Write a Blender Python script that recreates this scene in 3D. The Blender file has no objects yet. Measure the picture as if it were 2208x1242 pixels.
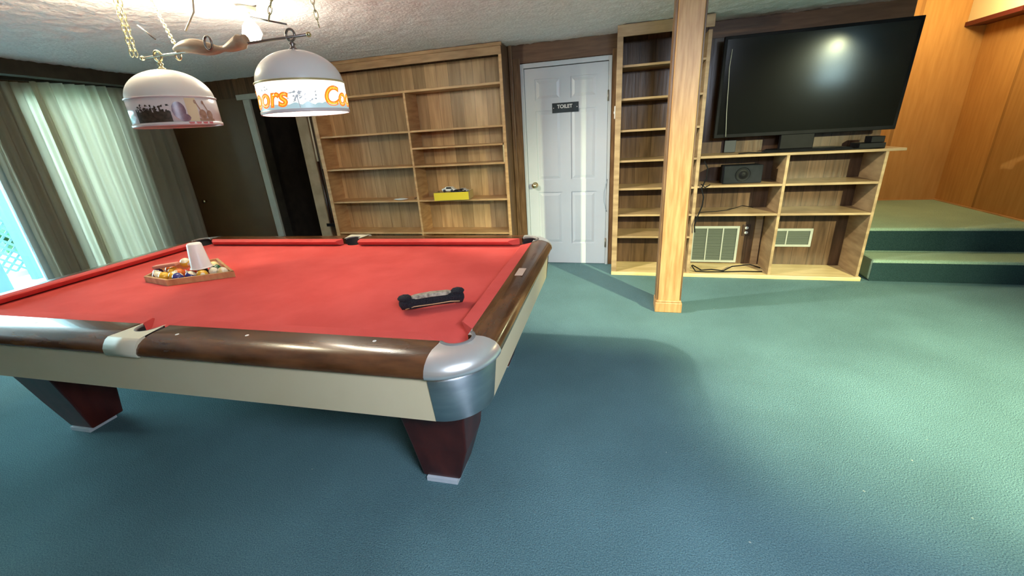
import bpy, bmesh, math, random
from mathutils import Vector, Matrix, noise
random.seed(7)
sc = bpy.context.scene
COL = sc.collection
PI = math.pi

# ------------------------------------------------------------------ camera
cam_d = bpy.data.cameras.new('camera'); cam = bpy.data.objects.new('camera', cam_d); COL.objects.link(cam)
cam_d.sensor_width = 36.0; cam_d.lens = 890.816 / 2208 * 36; cam_d.clip_start = 0.02
PITCH, YAW, ROLL = -0.3623, 0.2755, 0.0635
Rm = Matrix.Rotation(YAW, 3, 'Z') @ Matrix.Rotation(PITCH, 3, 'X') @ Matrix.Rotation(ROLL, 3, 'Y')
xa, ya, za = Rm.col[0], Rm.col[1], Rm.col[2]
M = Matrix.Identity(4)
for i in range(3):
    M[i][0] = xa[i]; M[i][1] = za[i]; M[i][2] = -ya[i]
M[0][3], M[1][3], M[2][3] = 1.0481, -4.5467, 1.4522
cam.matrix_world = M
sc.camera = cam

# ------------------------------------------------------------------ world, lights, exposure
sc.view_settings.view_transform = 'Standard'; sc.view_settings.look = 'None'
sc.view_settings.gamma = 1; sc.view_settings.use_curve_mapping = False
sc.view_settings.exposure = 0.15
w = bpy.data.worlds.new('sky'); sc.world = w; w.use_nodes = True
bg = w.node_tree.nodes['Background']; bg.inputs[0].default_value = (0.66, 0.95, 1.0, 1); bg.inputs[1].default_value = 13.0

def lamp(kind, name, loc, power, color, size=0.05, rot=None, **kw):
    d = bpy.data.lights.new(name, kind); d.energy = power; d.color = color
    if kind == 'AREA':
        d.shape = 'RECTANGLE'; d.size = size[0]; d.size_y = size[1]
    else:
        d.shadow_soft_size = size
    for k, v in kw.items(): setattr(d, k, v)
    o = bpy.data.objects.new(name, d); COL.objects.link(o); o.location = loc
    if rot: o.rotation_euler = rot
    return o
def aim(o, target):
    o.rotation_euler = (Vector(target) - Vector(o.location)).to_track_quat('-Z', 'Y').to_euler()

BULB = (-1.16, -2.14, 2.10)
k_ = lamp('SPOT', 'track_spot_light', (-0.95, -2.02, 2.09), 350, (1.0, 0.93, 0.74), 0.03, spot_size=math.radians(78), spot_blend=1.0)
aim(k_, (1.75, -0.75, 0.35))
lamp('POINT', 'track_bulb_light', (BULB[0], BULB[1], BULB[2] - .09), 13, (1.0, 0.90, 0.72), 0.05)
lamp('POINT', 'ceiling_bulb_light', (-1.38, -2.72, 2.12), 28, (1.0, 0.90, 0.62), 0.04)
lamp('POINT', 'pendant_bulb_light', (-0.376, -2.78, 1.66), 14, (1.0, 0.97, 0.90), 0.04)
RL = (4.2, -4.4, 2.10)
s = lamp('SPOT', 'right_ceiling_light', RL, 1750, (0.97, 1.0, 0.56), 0.03, spot_size=math.radians(60), spot_blend=1.0)
aim(s, (2.15, -1.15, 0))
lamp('POINT', 'stairwell_light', (4.0, 0.55, 2.42), 30, (1.0, 0.82, 0.46), 0.08)
wl = lamp('AREA', 'rear_fill_light', (1.95, -4.9, 2.1), 40, (0.72, 0.83, 1.0), (0.9, 0.4), spread=math.radians(118))  # unseen fill added behind the camera to brighten table side and floor
aim(wl, (1.25, -2.9, 0.2))
lamp('POINT', 'rear_fill_glow', (1.95, -4.9, 1.95), 7, (0.85, 0.9, 1.0), 0.1)  # extra point fill added to lift the ceiling, no fixture modelled

# ------------------------------------------------------------------ materials
def srgb(r, g, b):
    f = lambda c: (c / 255 / 12.92) if c / 255 <= 0.04045 else ((c / 255 + 0.055) / 1.055) ** 2.4
    return (f(r), f(g), f(b), 1)
def mat(name, c1, c2=None, rough=0.6, metal=0.0, scale=8.0, stretch=(1, 1, 1), bump=0.0, bscale=None, detail=4, spec=0.5, emit=None, estr=0, trans=0, coat=0, contrast=(0.35, 0.65), aniso=0, alpha=1, coord='Object'):
    m = bpy.data.materials.new(name); m.use_nodes = True
    nt = m.node_tree; b = nt.nodes['Principled BSDF']
    b.inputs['Roughness'].default_value = rough; b.inputs['Metallic'].default_value = metal
    b.inputs['Specular IOR Level'].default_value = spec
    b.inputs['Coat Weight'].default_value = coat
    b.inputs['Transmission Weight'].default_value = trans
    tc = nt.nodes.new('ShaderNodeTexCoord'); mp = nt.nodes.new('ShaderNodeMapping'); mp.inputs['Scale'].default_value = stretch
    nt.links.new(tc.outputs[coord], mp.inputs[0])
    n = nt.nodes.new('ShaderNodeTexNoise'); n.inputs['Scale'].default_value = scale; n.inputs['Detail'].default_value = detail
    nt.links.new(mp.outputs[0], n.inputs[0])
    r = nt.nodes.new('ShaderNodeValToRGB'); r.color_ramp.elements[0].position = contrast[0]; r.color_ramp.elements[1].position = contrast[1]
    r.color_ramp.elements[0].color = c1; r.color_ramp.elements[1].color = c2 or c1
    nt.links.new(n.outputs[0], r.inputs[0]); nt.links.new(r.outputs[0], b.inputs['Base Color'])
    if bump:
        n2 = nt.nodes.new('ShaderNodeTexNoise'); n2.inputs['Scale'].default_value = bscale or scale; n2.inputs['Detail'].default_value = 3
        nt.links.new(mp.outputs[0], n2.inputs[0])
        bp = nt.nodes.new('ShaderNodeBump'); bp.inputs['Strength'].default_value = bump; bp.inputs['Distance'].default_value = 0.02
        nt.links.new(n2.outputs[0], bp.inputs['Height']); nt.links.new(bp.outputs[0], b.inputs['Normal'])
    if emit:
        b.inputs['Emission Color'].default_value = emit; b.inputs['Emission Strength'].default_value = estr
    m['_n'] = 1
    return m
def planks(name, c1, c2, width=0.11, rough=0.45, groove=0.25, grain=30, spec=0.4, coat=0.0, knots=False):
    """vertical boards: grooves every `width` m along local x, grain along z, each board its own tone"""
    m = mat(name, c1, c2, rough=rough, scale=3.0, stretch=(grain / 3, grain / 3, 1.0), bump=0.08, spec=spec, coat=coat, contrast=(0.3, 0.7))
    nt = m.node_tree; b = nt.nodes['Principled BSDF']
    tc = nt.nodes.new('ShaderNodeTexCoord'); sx = nt.nodes.new('ShaderNodeSeparateXYZ'); nt.links.new(tc.outputs['Object'], sx.inputs[0])
    add = nt.nodes.new('ShaderNodeMath'); add.operation = 'ADD'; nt.links.new(sx.outputs[0], add.inputs[0]); nt.links.new(sx.outputs[1], add.inputs[1])
    dv = nt.nodes.new('ShaderNodeMath'); dv.operation = 'DIVIDE'; dv.inputs[1].default_value = width; nt.links.new(add.outputs[0], dv.inputs[0])
    fl = nt.nodes.new('ShaderNodeMath'); fl.operation = 'FLOOR'; nt.links.new(dv.outputs[0], fl.inputs[0])
    wn = nt.nodes.new('ShaderNodeTexWhiteNoise'); wn.noise_dimensions = '1D'; nt.links.new(fl.outputs[0], wn.inputs['W'])
    fr = nt.nodes.new('ShaderNodeMath'); fr.operation = 'FRACT'; nt.links.new(dv.outputs[0], fr.inputs[0])
    pp = nt.nodes.new('ShaderNodeMath'); pp.operation = 'LESS_THAN'; pp.inputs[1].default_value = 0.035; nt.links.new(fr.outputs[0], pp.inputs[0])
    src = b.inputs['Base Color'].links[0].from_socket
    hs = nt.nodes.new('ShaderNodeHueSaturation'); nt.links.new(src, hs.inputs['Color'])
    mr = nt.nodes.new('ShaderNodeMapRange'); mr.inputs[3].default_value = 0.72; mr.inputs[4].default_value = 1.22; nt.links.new(wn.outputs[0], mr.inputs[0])
    nt.links.new(mr.outputs[0], hs.inputs['Value'])
    mx = nt.nodes.new('ShaderNodeMix'); mx.data_type = 'RGBA'; mx.blend_type = 'MULTIPLY'
    gm = nt.nodes.new('ShaderNodeMath'); gm.operation = 'MULTIPLY'; gm.inputs[1].default_value = 1 - groove; nt.links.new(pp.outputs[0], gm.inputs[0])
    nt.links.new(gm.outputs[0], mx.inputs[0]); nt.links.new(hs.outputs[0], mx.inputs[6]); mx.inputs[7].default_value = (0.12, 0.08, 0.05, 1)
    nt.links.new(mx.outputs[2], b.inputs['Base Color'])
    return m

def carpet(name, c1, c2):
    m = mat(name, c1, c2, rough=1.0, scale=210, bump=0.5, bscale=170, spec=0.05, detail=2, contrast=(0.3, 0.7))
    nt = m.node_tree; b = nt.nodes['Principled BSDF']
    n = nt.nodes.new('ShaderNodeTexNoise'); n.inputs['Scale'].default_value = 1.6; n.inputs['Detail'].default_value = 5
    tc = nt.nodes.new('ShaderNodeTexCoord'); nt.links.new(tc.outputs['Object'], n.inputs[0])
    mr = nt.nodes.new('ShaderNodeMapRange'); mr.inputs[1].default_value = .3; mr.inputs[2].default_value = .7; mr.inputs[3].default_value = 0.86; mr.inputs[4].default_value = 1.14
    nt.links.new(n.outputs[0], mr.inputs[0])
    hs = nt.nodes.new('ShaderNodeHueSaturation'); src = b.inputs['Base Color'].links[0].from_socket
    nt.links.new(src, hs.inputs['Color']); nt.links.new(mr.outputs[0], hs.inputs['Value']); nt.links.new(hs.outputs[0], b.inputs['Base Color'])
    # flecks of lint
    v = nt.nodes.new('ShaderNodeTexVoronoi'); v.inputs['Scale'].default_value = 5.0; nt.links.new(tc.outputs['Object'], v.inputs[0])
    lt = nt.nodes.new('ShaderNodeMath'); lt.operation = 'LESS_THAN'; lt.inputs[1].default_value = 0.022; nt.links.new(v.outputs['Distance'], lt.inputs[0])
    mx = nt.nodes.new('ShaderNodeMix'); mx.data_type = 'RGBA'; nt.links.new(lt.outputs[0], mx.inputs[0]); nt.links.new(hs.outputs[0], mx.inputs[6]); mx.inputs[7].default_value = (.35, .42, .38, 1)
    nt.links.new(mx.outputs[2], b.inputs['Base Color'])
    return m

MT = {}
MT['carpet'] = carpet('green_carpet', (0.075, 0.155, 0.190, 1), (0.170, 0.290, 0.300, 1))
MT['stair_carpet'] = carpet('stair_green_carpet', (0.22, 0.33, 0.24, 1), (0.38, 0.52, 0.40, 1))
MT['riser_shade_carpet'] = carpet('riser_shaded_green_carpet', (0.014, 0.036, 0.040, 1), (0.04, 0.078, 0.078, 1))  # stair carpet darkened so the risers look shaded; shade is in the colour
MT['ceiling'] = mat('popcorn_ceiling', (0.82, 0.78, 0.79, 1), (0.92, 0.88, 0.89, 1), rough=1, scale=55, bump=0.35, bscale=42, spec=0.1)
MT['panel_wall'] = planks('dark_wood_paneling', (0.065, 0.030, 0.012, 1), (0.15, 0.075, 0.034, 1), width=0.2)
MT['alcove_panel'] = planks('honey_wood_paneling', (0.41, 0.205, 0.060, 1), (0.49, 0.26, 0.082, 1), width=0.9, groove=0.6, rough=0.65, spec=0.2)
MT['brown_door'] = mat('brown_door_paint', (0.075, 0.036, 0.012, 1), (0.095, 0.048, 0.016, 1), rough=0.5, scale=3)
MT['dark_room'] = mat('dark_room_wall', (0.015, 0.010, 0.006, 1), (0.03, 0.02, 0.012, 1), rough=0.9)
MT['case_back'] = planks('knotty_back_boards', (0.37, 0.22, 0.10, 1), (0.55, 0.35, 0.175, 1), width=0.135, groove=0.45, rough=0.35)
MT['case_wood'] = mat('shelf_pine', (0.46, 0.25, 0.10, 1), (0.62, 0.37, 0.17, 1), rough=0.4, scale=5, stretch=(1, 1, 6), bump=0.05)
MT['case_dark'] = mat('shelf_edge_stain', (0.10, 0.052, 0.022, 1), (0.18, 0.10, 0.05, 1), rough=0.45, scale=5, stretch=(6, 6, 1))
MT['case_header'] = mat('bookcase_header_stain', (0.30, 0.16, 0.07, 1), (0.43, 0.25, 0.12, 1), rough=0.45, scale=5, stretch=(1, 6, 6))
MT['unit_back'] = planks('dark_back_boards', (0.060, 0.031, 0.016, 1), (0.130, 0.072, 0.040, 1), width=0.14, groove=0.35, rough=0.28, spec=0.4)
MT['unit_wood'] = mat('unit_pine_boards', (0.27, 0.17, 0.085, 1), (0.43, 0.29, 0.155, 1), rough=0.45, scale=4, stretch=(1, 1, 5), bump=0.05)
MT['pale_pine'] = mat('pale_base_pine', (0.62, 0.45, 0.21, 1), (0.78, 0.60, 0.32, 1), rough=0.4, scale=4, stretch=(1, 5, 5), bump=0.04)
MT['post'] = mat('oak_post', (0.42, 0.215, 0.08, 1), (0.58, 0.34, 0.15, 1), rough=0.38, scale=5, stretch=(9, 9, 0.8), bump=0.06, detail=6)
MT['trim_brown'] = mat('stained_trim', (0.13, 0.065, 0.028, 1), (0.24, 0.13, 0.06, 1), rough=0.4, scale=5, stretch=(8, 8, 1), bump=0.05)
MT['header_brown'] = mat('stained_header', (0.12, 0.06, 0.032, 1), (0.17, 0.09, 0.048, 1), rough=0.5, scale=5, stretch=(1, 8, 8))
MT['dark_beam'] = mat('dark_beam', (0.018, 0.016, 0.010, 1), (0.035, 0.03, 0.02, 1), rough=0.8)
MT['white_paint'] = mat('white_door_paint', (0.52, 0.56, 0.61, 1), (0.57, 0.60, 0.64, 1), rough=0.35, scale=2)
MT['casing_grey'] = mat('painted_casing', (0.36, 0.37, 0.33, 1), (0.42, 0.43, 0.38, 1), rough=0.5)
MT['casing_tan'] = mat('tan_casing', (0.34, 0.25, 0.15, 1), (0.44, 0.33, 0.21, 1), rough=0.5)
MT['brass'] = mat('brass', (0.75, 0.62, 0.38, 1), rough=0.22, metal=1)
MT['hinge'] = mat('old_brass_hinge', (0.35, 0.33, 0.28, 1), rough=0.4, metal=0.8)
MT['black'] = mat('black_plastic', (0.006, 0.006, 0.007, 1), (0.010, 0.010, 0.012, 1), rough=0.5, spec=0.1)
MT['screen'] = mat('tv_screen', (0.004, 0.005, 0.005, 1), rough=0.13, spec=0.6)
MT['speaker'] = mat('speaker_grey', (0.008, 0.010, 0.014, 1), (0.014, 0.016, 0.022, 1), rough=0.6, spec=0.12)
MT['blue_black'] = mat('blue_black_box', (0.012, 0.016, 0.03, 1), rough=0.5)
MT['sign'] = mat('sign_plate', (0.012, 0.020, 0.026, 1), (0.03, 0.045, 0.055, 1), rough=0.3)
MT['white'] = mat('white_plastic', (0.72, 0.72, 0.70, 1), rough=0.35)
MT['vent'] = mat('vent_metal', (0.36, 0.38, 0.34, 1), (0.42, 0.43, 0.39, 1), rough=0.45)
MT['vent_dark'] = mat('vent_shadow', (0.03, 0.035, 0.03, 1), rough=0.9)
MT['louvre'] = mat('louvre_metal', (0.13, 0.15, 0.125, 1), rough=0.5)
MT['outlet_brown'] = mat('outlet_brown', (0.045, 0.018, 0.010, 1), rough=0.4)
MT['felt'] = mat('red_felt', (0.54, 0.068, 0.058, 1), (0.60, 0.085, 0.073, 1), rough=0.95, scale=5, spec=0.15, bump=0.15, bscale=400)
MT['rail_wood'] = mat('walnut_rail', (0.060, 0.022, 0.008, 1), (0.15, 0.06, 0.022, 1), rough=0.23, scale=4, stretch=(1.2, 5, 5), coat=0.4, detail=6)
MT['rail_wood_y'] = mat('walnut_rail_end', (0.060, 0.022, 0.008, 1), (0.15, 0.06, 0.022, 1), rough=0.23, scale=4, stretch=(5, 1.2, 5), coat=0.4, detail=6)
MT['apron'] = mat('cream_laminate', (0.76, 0.63, 0.40, 1), (0.80, 0.67, 0.44, 1), rough=0.45, scale=3)
MT['chrome'] = mat('brushed_chrome', (0.60, 0.63, 0.68, 1), (0.75, 0.77, 0.80, 1), rough=0.24, metal=1, scale=6, stretch=(1, 1, 4))
nt_ = MT['chrome'].node_tree; b_ = nt_.nodes['Principled BSDF']; b_.inputs['Roughness'].default_value = .38; b_.inputs['Anisotropic'].default_value = .75; b_.inputs['Anisotropic Rotation'].default_value = .25
tg_ = nt_.nodes.new('ShaderNodeTangent'); tg_.direction_type = 'RADIAL'; tg_.axis = 'Z'; nt_.links.new(tg_.outputs[0], b_.inputs['Tangent'])
MT['casting'] = mat('satin_casting', (0.80, 0.78, 0.76, 1), (0.86, 0.84, 0.80, 1), rough=0.28, metal=0.75, scale=6)
MT['cream_cast'] = mat('cream_casting', (0.66, 0.61, 0.46, 1), rough=0.42)
MT['rubber'] = mat('grey_rubber', (0.16, 0.15, 0.14, 1), rough=0.6)
MT['pocket'] = mat('pocket_black', (0.012, 0.010, 0.010, 1), rough=0.9)
MT['leg'] = mat('mahogany_leg', (0.055, 0.008, 0.006, 1), (0.11, 0.018, 0.012, 1), rough=0.32, scale=4, stretch=(3, 3, 1))
MT['tape'] = mat('shim_white', (0.55, 0.60, 0.66, 1), (0.7, 0.73, 0.76, 1), rough=0.6)
MT['label'] = mat('nameplate', (0.60, 0.42, 0.33, 1), rough=0.4)
MT['rack'] = mat('rack_wood', (0.42, 0.22, 0.09, 1), (0.60, 0.36, 0.17, 1), rough=0.45, scale=6, stretch=(4, 4, 1))
MT['cup'] = mat('white_cup', (0.82, 0.80, 0.76, 1), rough=0.35)
MT['bristle'] = mat('black_bristle', (0.008, 0.007, 0.012, 1), (0.03, 0.026, 0.035, 1), rough=0.95, scale=240, bump=1, bscale=300)
MT['brush_wood'] = mat('worn_brush_back', (0.09, 0.075, 0.05, 1), (0.42, 0.36, 0.26, 1), rough=0.6, scale=60, stretch=(1, 3, 1), contrast=(.3, .62))
MT['shade'] = mat('lamp_dome_plastic', (0.74, 0.72, 0.68, 1), (0.77, 0.75, 0.71, 1), rough=0.3, scale=2)
MT['lit_band'] = mat('lit_band', (0.8, 0.78, 0.7, 1), rough=0.3, emit=(1.0, 0.97, 0.88, 1), estr=1.05)
MT['band'] = mat('unlit_band', (0.72, 0.66, 0.66, 1), (0.76, 0.70, 0.70, 1), rough=0.18)
MT['in_white'] = mat('shade_inside', (0.8, 0.78, 0.76, 1), rough=0.5)
MT['ink'] = mat('dark_print', (0.035, 0.028, 0.02, 1), (0.09, 0.07, 0.05, 1), rough=0.3, scale=60)
MT['ink_grey'] = mat('grey_print', (0.33, 0.35, 0.36, 1), rough=0.3, emit=(0.45, 0.5, 0.55, 1), estr=0.5)
MT['ink_brown'] = mat('brown_print', (0.30, 0.17, 0.12, 1), (0.42, 0.27, 0.2, 1), rough=0.3, scale=60)
MT['ink_purple'] = mat('purple_print', (0.16, 0.09, 0.13, 1), (0.30, 0.18, 0.22, 1), rough=0.25, scale=30)
MT['ink_red'] = mat('red_print', (0.60, 0.16, 0.17, 1), rough=0.3)
MT['ink_cream'] = mat('cream_print', (0.66, 0.56, 0.36, 1), rough=0.3)
MT['orange_ink'] = mat('orange_print', (0.9, 0.25, 0.02, 1), rough=0.3, emit=(1.0, 0.20, 0.02, 1), estr=.7)
MT['yellow_ink'] = mat('yellow_print', (0.9, 0.6, 0.05, 1), rough=0.3, emit=(1.0, 0.50, 0.04, 1), estr=.8)
MT['blue_ink'] = mat('pale_blue_print', (0.45, 0.58, 0.6, 1), rough=0.3, emit=(0.42, 0.60, 0.62, 1), estr=0.55)
MT['gold_rim'] = mat('gold_rim', (0.50, 0.45, 0.22, 1), rough=0.35, metal=0.3)
MT['rim_white'] = mat('rim_white', (0.70, 0.66, 0.66, 1), rough=0.3)
MT['bulb'] = mat('bulb_glow', (1, 1, 1, 1), emit=(1.0, 0.93, 0.70, 1), estr=30)
MT['panel_glow'] = mat('ceiling_light_diffuser', (1, 1, 1, 1), emit=(0.9, 0.96, 1.0, 1), estr=2.5)
MT['chain'] = mat('brass_chain', (0.66, 0.60, 0.36, 1), rough=0.25, metal=0.9)
MT['rod'] = mat('rod_metal', (0.25, 0.22, 0.20, 1), rough=0.3, metal=0.8)
MT['yoke'] = mat('yoke_wood', (0.30, 0.19, 0.11, 1), (0.46, 0.32, 0.21, 1), rough=0.5, scale=5, stretch=(1, 6, 6))
MT['wire'] = mat('white_wire', (0.75, 0.70, 0.52, 1), rough=0.5)
MT['curtain'] = None
MT['frame_alu'] = mat('pale_frame', (0.66, 0.78, 0.80, 1), rough=0.4)
MT['deck'] = mat('deck_boards', (0.42, 0.52, 0.54, 1), (0.55, 0.64, 0.66, 1), rough=0.7, scale=3, stretch=(8, 1, 1))
MT['lattice'] = mat('lattice_paint', (0.20, 0.37, 0.37, 1), (0.26, 0.43, 0.42, 1), rough=0.7)
MT['out_post'] = mat('deck_post_paint', (0.14, 0.24, 0.27, 1), rough=0.7)
MT['leaves'] = mat('foliage', (0.10, 0.30, 0.16, 1), (0.25, 0.48, 0.30, 1), rough=0.8, scale=6)
MT['yellow'] = mat('yellow_card', (0.80, 0.58, 0.03, 1), rough=0.5)
MT['card'] = mat('tan_card', (0.50, 0.36, 0.16, 1), rough=0.7)
MT['tire'] = mat('toy_tyre', (0.02, 0.018, 0.03, 1), rough=0.5)
MT['cue_shaft'] = mat('cue_maple', (0.75, 0.62, 0.45, 1), rough=0.25)
MT['cue_butt'] = mat('cue_butt', (0.03, 0.012, 0.008, 1), rough=0.25)
MT['tan_rod'] = mat('tan_rod', (0.40, 0.26, 0.13, 1), rough=0.35)
MT['plaster'] = mat('cream_plaster', (0.78, 0.68, 0.42, 1), rough=0.8)
MT['maroon'] = mat('maroon_trim', (0.10, 0.012, 0.010, 1), rough=0.5)
MT['pink'] = mat('pink_block', (0.65, 0.28, 0.20, 1), rough=0.6)

def curtain_material():
    m = bpy.data.materials.new('pleated_curtain_cloth'); m.use_nodes = True; nt = m.node_tree
    nt.nodes.remove(nt.nodes['Principled BSDF']); out = nt.nodes['Material Output']
    d = nt.nodes.new('ShaderNodeBsdfDiffuse'); t = nt.nodes.new('ShaderNodeBsdfTranslucent'); mx = nt.nodes.new('ShaderNodeMixShader')
    n = nt.nodes.new('ShaderNodeTexNoise'); n.inputs['Scale'].default_value = 90
    r = nt.nodes.new('ShaderNodeValToRGB'); r.color_ramp.elements[0].color = (0.36, 0.34, 0.28, 1); r.color_ramp.elements[1].color = (0.50, 0.48, 0.40, 1)
    nt.links.new(n.outputs[0], r.inputs[0]); nt.links.new(r.outputs[0], d.inputs[0])
    t.inputs[0].default_value = (0.86, 0.74, 0.56, 1); mx.inputs[0].default_value = 0.55
    nt.links.new(d.outputs[0], mx.inputs[1]); nt.links.new(t.outputs[0], mx.inputs[2]); nt.links.new(mx.outputs[0], out.inputs[0])
    return m
MT['curtain'] = curtain_material()
def glass_material():
    m = bpy.data.materials.new('clear_glass'); m.use_nodes = True; nt = m.node_tree
    nt.nodes.remove(nt.nodes['Principled BSDF']); out = nt.nodes['Material Output']
    a = nt.nodes.new('ShaderNodeBsdfTransparent'); g = nt.nodes.new('ShaderNodeBsdfGlossy'); g.inputs['Roughness'].default_value = 0.02
    a.inputs[0].default_value = (0.93, 0.98, 1, 1); fz = nt.nodes.new('ShaderNodeFresnel'); mx = nt.nodes.new('ShaderNodeMixShader')
    nt.links.new(fz.outputs[0], mx.inputs[0]); nt.links.new(a.outputs[0], mx.inputs[1]); nt.links.new(g.outputs[0], mx.inputs[2]); nt.links.new(mx.outputs[0], out.inputs[0])
    return m
MT['glass'] = glass_material()

# ------------------------------------------------------------------ mesh helpers
class MB:
    def __init__(s): s.v = []; s.f = []; s.mi = []; s.sm = []
    def quad(s, pts, mi=0, sm=False):
        b = len(s.v); s.v += [tuple(p) for p in pts]; s.f.append(tuple(range(b, b + len(pts)))); s.mi.append(mi); s.sm.append(sm)
    def box(s, x0, x1, y0, y1, z0, z1, mi=0, taper=None):
        b = len(s.v)
        s.v += [(x0, y0, z0), (x1, y0, z0), (x1, y1, z0), (x0, y1, z0), (x0, y0, z1), (x1, y0, z1), (x1, y1, z1), (x0, y1, z1)]
        for f in ((0, 3, 2, 1), (4, 5, 6, 7), (0, 1, 5, 4), (1, 2, 6, 5), (2, 3, 7, 6), (3, 0, 4, 7)):
            s.f.append(tuple(b + i for i in f)); s.mi.append(mi); s.sm.append(False)
        return s
    def hexa(s, bot, top, mi=0):
        n = len(bot); b = len(s.v); s.v += [tuple(p) for p in bot] + [tuple(p) for p in top]
        s.f.append(tuple(b + i for i in reversed(range(n)))); s.f.append(tuple(b + n + i for i in range(n))); s.mi += [mi, mi]; s.sm += [False, False]
        for i in range(n):
            j = (i + 1) % n; s.f.append((b + i, b + j, b + n + j, b + n + i)); s.mi.append(mi); s.sm.append(False)
        return s
    def prism(s, prof, axis, a, b_, mi=0, sm=False):
        """prof: 2-D loop; axis 'x': prof=(y,z); 'y': prof=(x,z); 'z': prof=(x,y)"""
        def P(p, t): return {'x': (t, p[0], p[1]), 'y': (p[0], t, p[1]), 'z': (p[0], p[1], t)}[axis]
        n = len(prof); b = len(s.v); s.v += [P(p, a) for p in prof] + [P(p, b_) for p in prof]
        s.f.append(tuple(b + i for i in range(n))); s.f.append(tuple(b + n + i for i in reversed(range(n)))); s.mi += [mi, mi]; s.sm += [False, False]
        for i in range(n):
            j = (i + 1) % n; s.f.append((b + j, b + i, b + n + i, b + n + j)); s.mi.append(mi); s.sm.append(sm)
        return s
    def rings(s, rings, mi=0, closed=True, sm=True, caps=True):
        """rings: list of equal-length loops"""
        n = len(rings[0]); b = len(s.v)
        for r in rings: s.v += [tuple(p) for p in r]
        for k in range(len(rings) - 1):
            for i in range(n if closed else n - 1):
                j = (i + 1) % n
                s.f.append((b + k * n + i, b + k * n + j, b + (k + 1) * n + j, b + (k + 1) * n + i)); s.mi.append(mi); s.sm.append(sm)
        if caps and closed:
            s.f.append(tuple(b + i for i in reversed(range(n)))); s.f.append(tuple(b + (len(rings) - 1) * n + i for i in range(n))); s.mi += [mi, mi]; s.sm += [False, False]
        return s
    def tube(s, pts, r, n=10, mi=0, closed=False):
        pts = [Vector(p) for p in pts]; rr = r if isinstance(r, (list, tuple)) else [r] * len(pts)
        R = []; up = None
        m = len(pts)
        for i, p in enumerate(pts):
            a = pts[(i - 1) % m] if (closed or i > 0) else p; c = pts[(i + 1) % m] if (closed or i < m - 1) else p
            t = (c - a).normalized()
            if up is None:
                up = t.orthogonal().normalized()
            up = (up - t * up.dot(t)).normalized(); sd = t.cross(up)
            R.append([p + (up * math.cos(2 * PI * k / n) + sd * math.sin(2 * PI * k / n)) * rr[i] for k in range(n)])
        if closed: R.append(R[0])
        s.rings(R, mi, True, True, not closed)
        return s
    def lathe(s, prof, c=(0, 0, 0), n=32, mi=0, sm=True, caps=False, a0=0, a1=2 * PI):
        full = abs(a1 - a0 - 2 * PI) < 1e-6; R = []
        for r, z in prof:
            R.append([(c[0] + r * math.cos(a0 + (a1 - a0) * k / (n if full else n - 1)), c[1] + r * math.sin(a0 + (a1 - a0) * k / (n if full else n - 1)), c[2] + z) for k in range(n)])
        s.rings(R, mi, full, sm, caps)
        return s
    def sphere(s, c, r, mi=0, n=16, sc_=(1, 1, 1)):
        prof = [(r * math.sin(PI * i / (n // 2)), -r * math.cos(PI * i / (n // 2))) for i in range(n // 2 + 1)]
        b = len(s.v); s.lathe([(max(p[0], 1e-5), p[1]) for p in prof], (0, 0, 0), n, mi)
        for i in range(b, len(s.v)):
            v = s.v[i]; s.v[i] = (c[0] + v[0] * sc_[0], c[1] + v[1] * sc_[1], c[2] + v[2] * sc_[2])
        return s
    def xf(s, M, start=0):
        for i in range(start, len(s.v)): s.v[i] = tuple(M @ Vector(s.v[i]))
        return s
    def build(s, name, mats, parent=None, bevel=0, loc=None, fix=True):
        me = bpy.data.meshes.new(name); me.from_pydata(s.v, [], s.f)
        if not isinstance(mats, (list, tuple)): mats = [mats]
        for m in mats: me.materials.append(m)
        for p, mi, sm in zip(me.polygons, s.mi, s.sm): p.material_index = mi; p.use_smooth = sm
        if fix:
            bm = bmesh.new(); bm.from_mesh(me); bmesh.ops.remove_doubles(bm, verts=bm.verts, dist=1e-5); bmesh.ops.recalc_face_normals(bm, faces=bm.faces); bm.to_mesh(me); bm.free()
        o = bpy.data.objects.new(name, me); COL.objects.link(o)
        if parent: o.parent = parent
        if loc: o.location = loc
        if bevel:
            b = o.modifiers.new('bevel', 'BEVEL'); b.width = bevel; b.segments = 2; b.limit_method = 'ANGLE'
        return o
def tag(o, label=None, cat=None, group=None, kind=None):
    if label: o['label'] = label
    if cat: o['category'] = cat
    if group: o['group'] = group
    if kind: o['kind'] = kind
    return o
def thing(name, loc, label, cat, group=None, rz=0):
    o = bpy.data.objects.new(name, None); COL.objects.link(o); o.location = loc; o.rotation_euler = (0, 0, rz); o.empty_display_size = 0.1
    bpy.context.view_layer.update()
    return tag(o, label, cat, group)
def copy_tree(root):
    r = root.copy(); COL.objects.link(r)
    for ch in root.children:
        c = ch.copy(); COL.objects.link(c); c.parent = r
        for g in ch.children:
            d = g.copy(); COL.objects.link(d); d.parent = c
    return r
def struct(name, mb, mats, bevel=0, label=None, parent=None):
    o = mb.build(name, mats, parent, bevel)
    if not parent: o['kind'] = 'structure'
    if label: o['label'] = label
    return o
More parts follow.
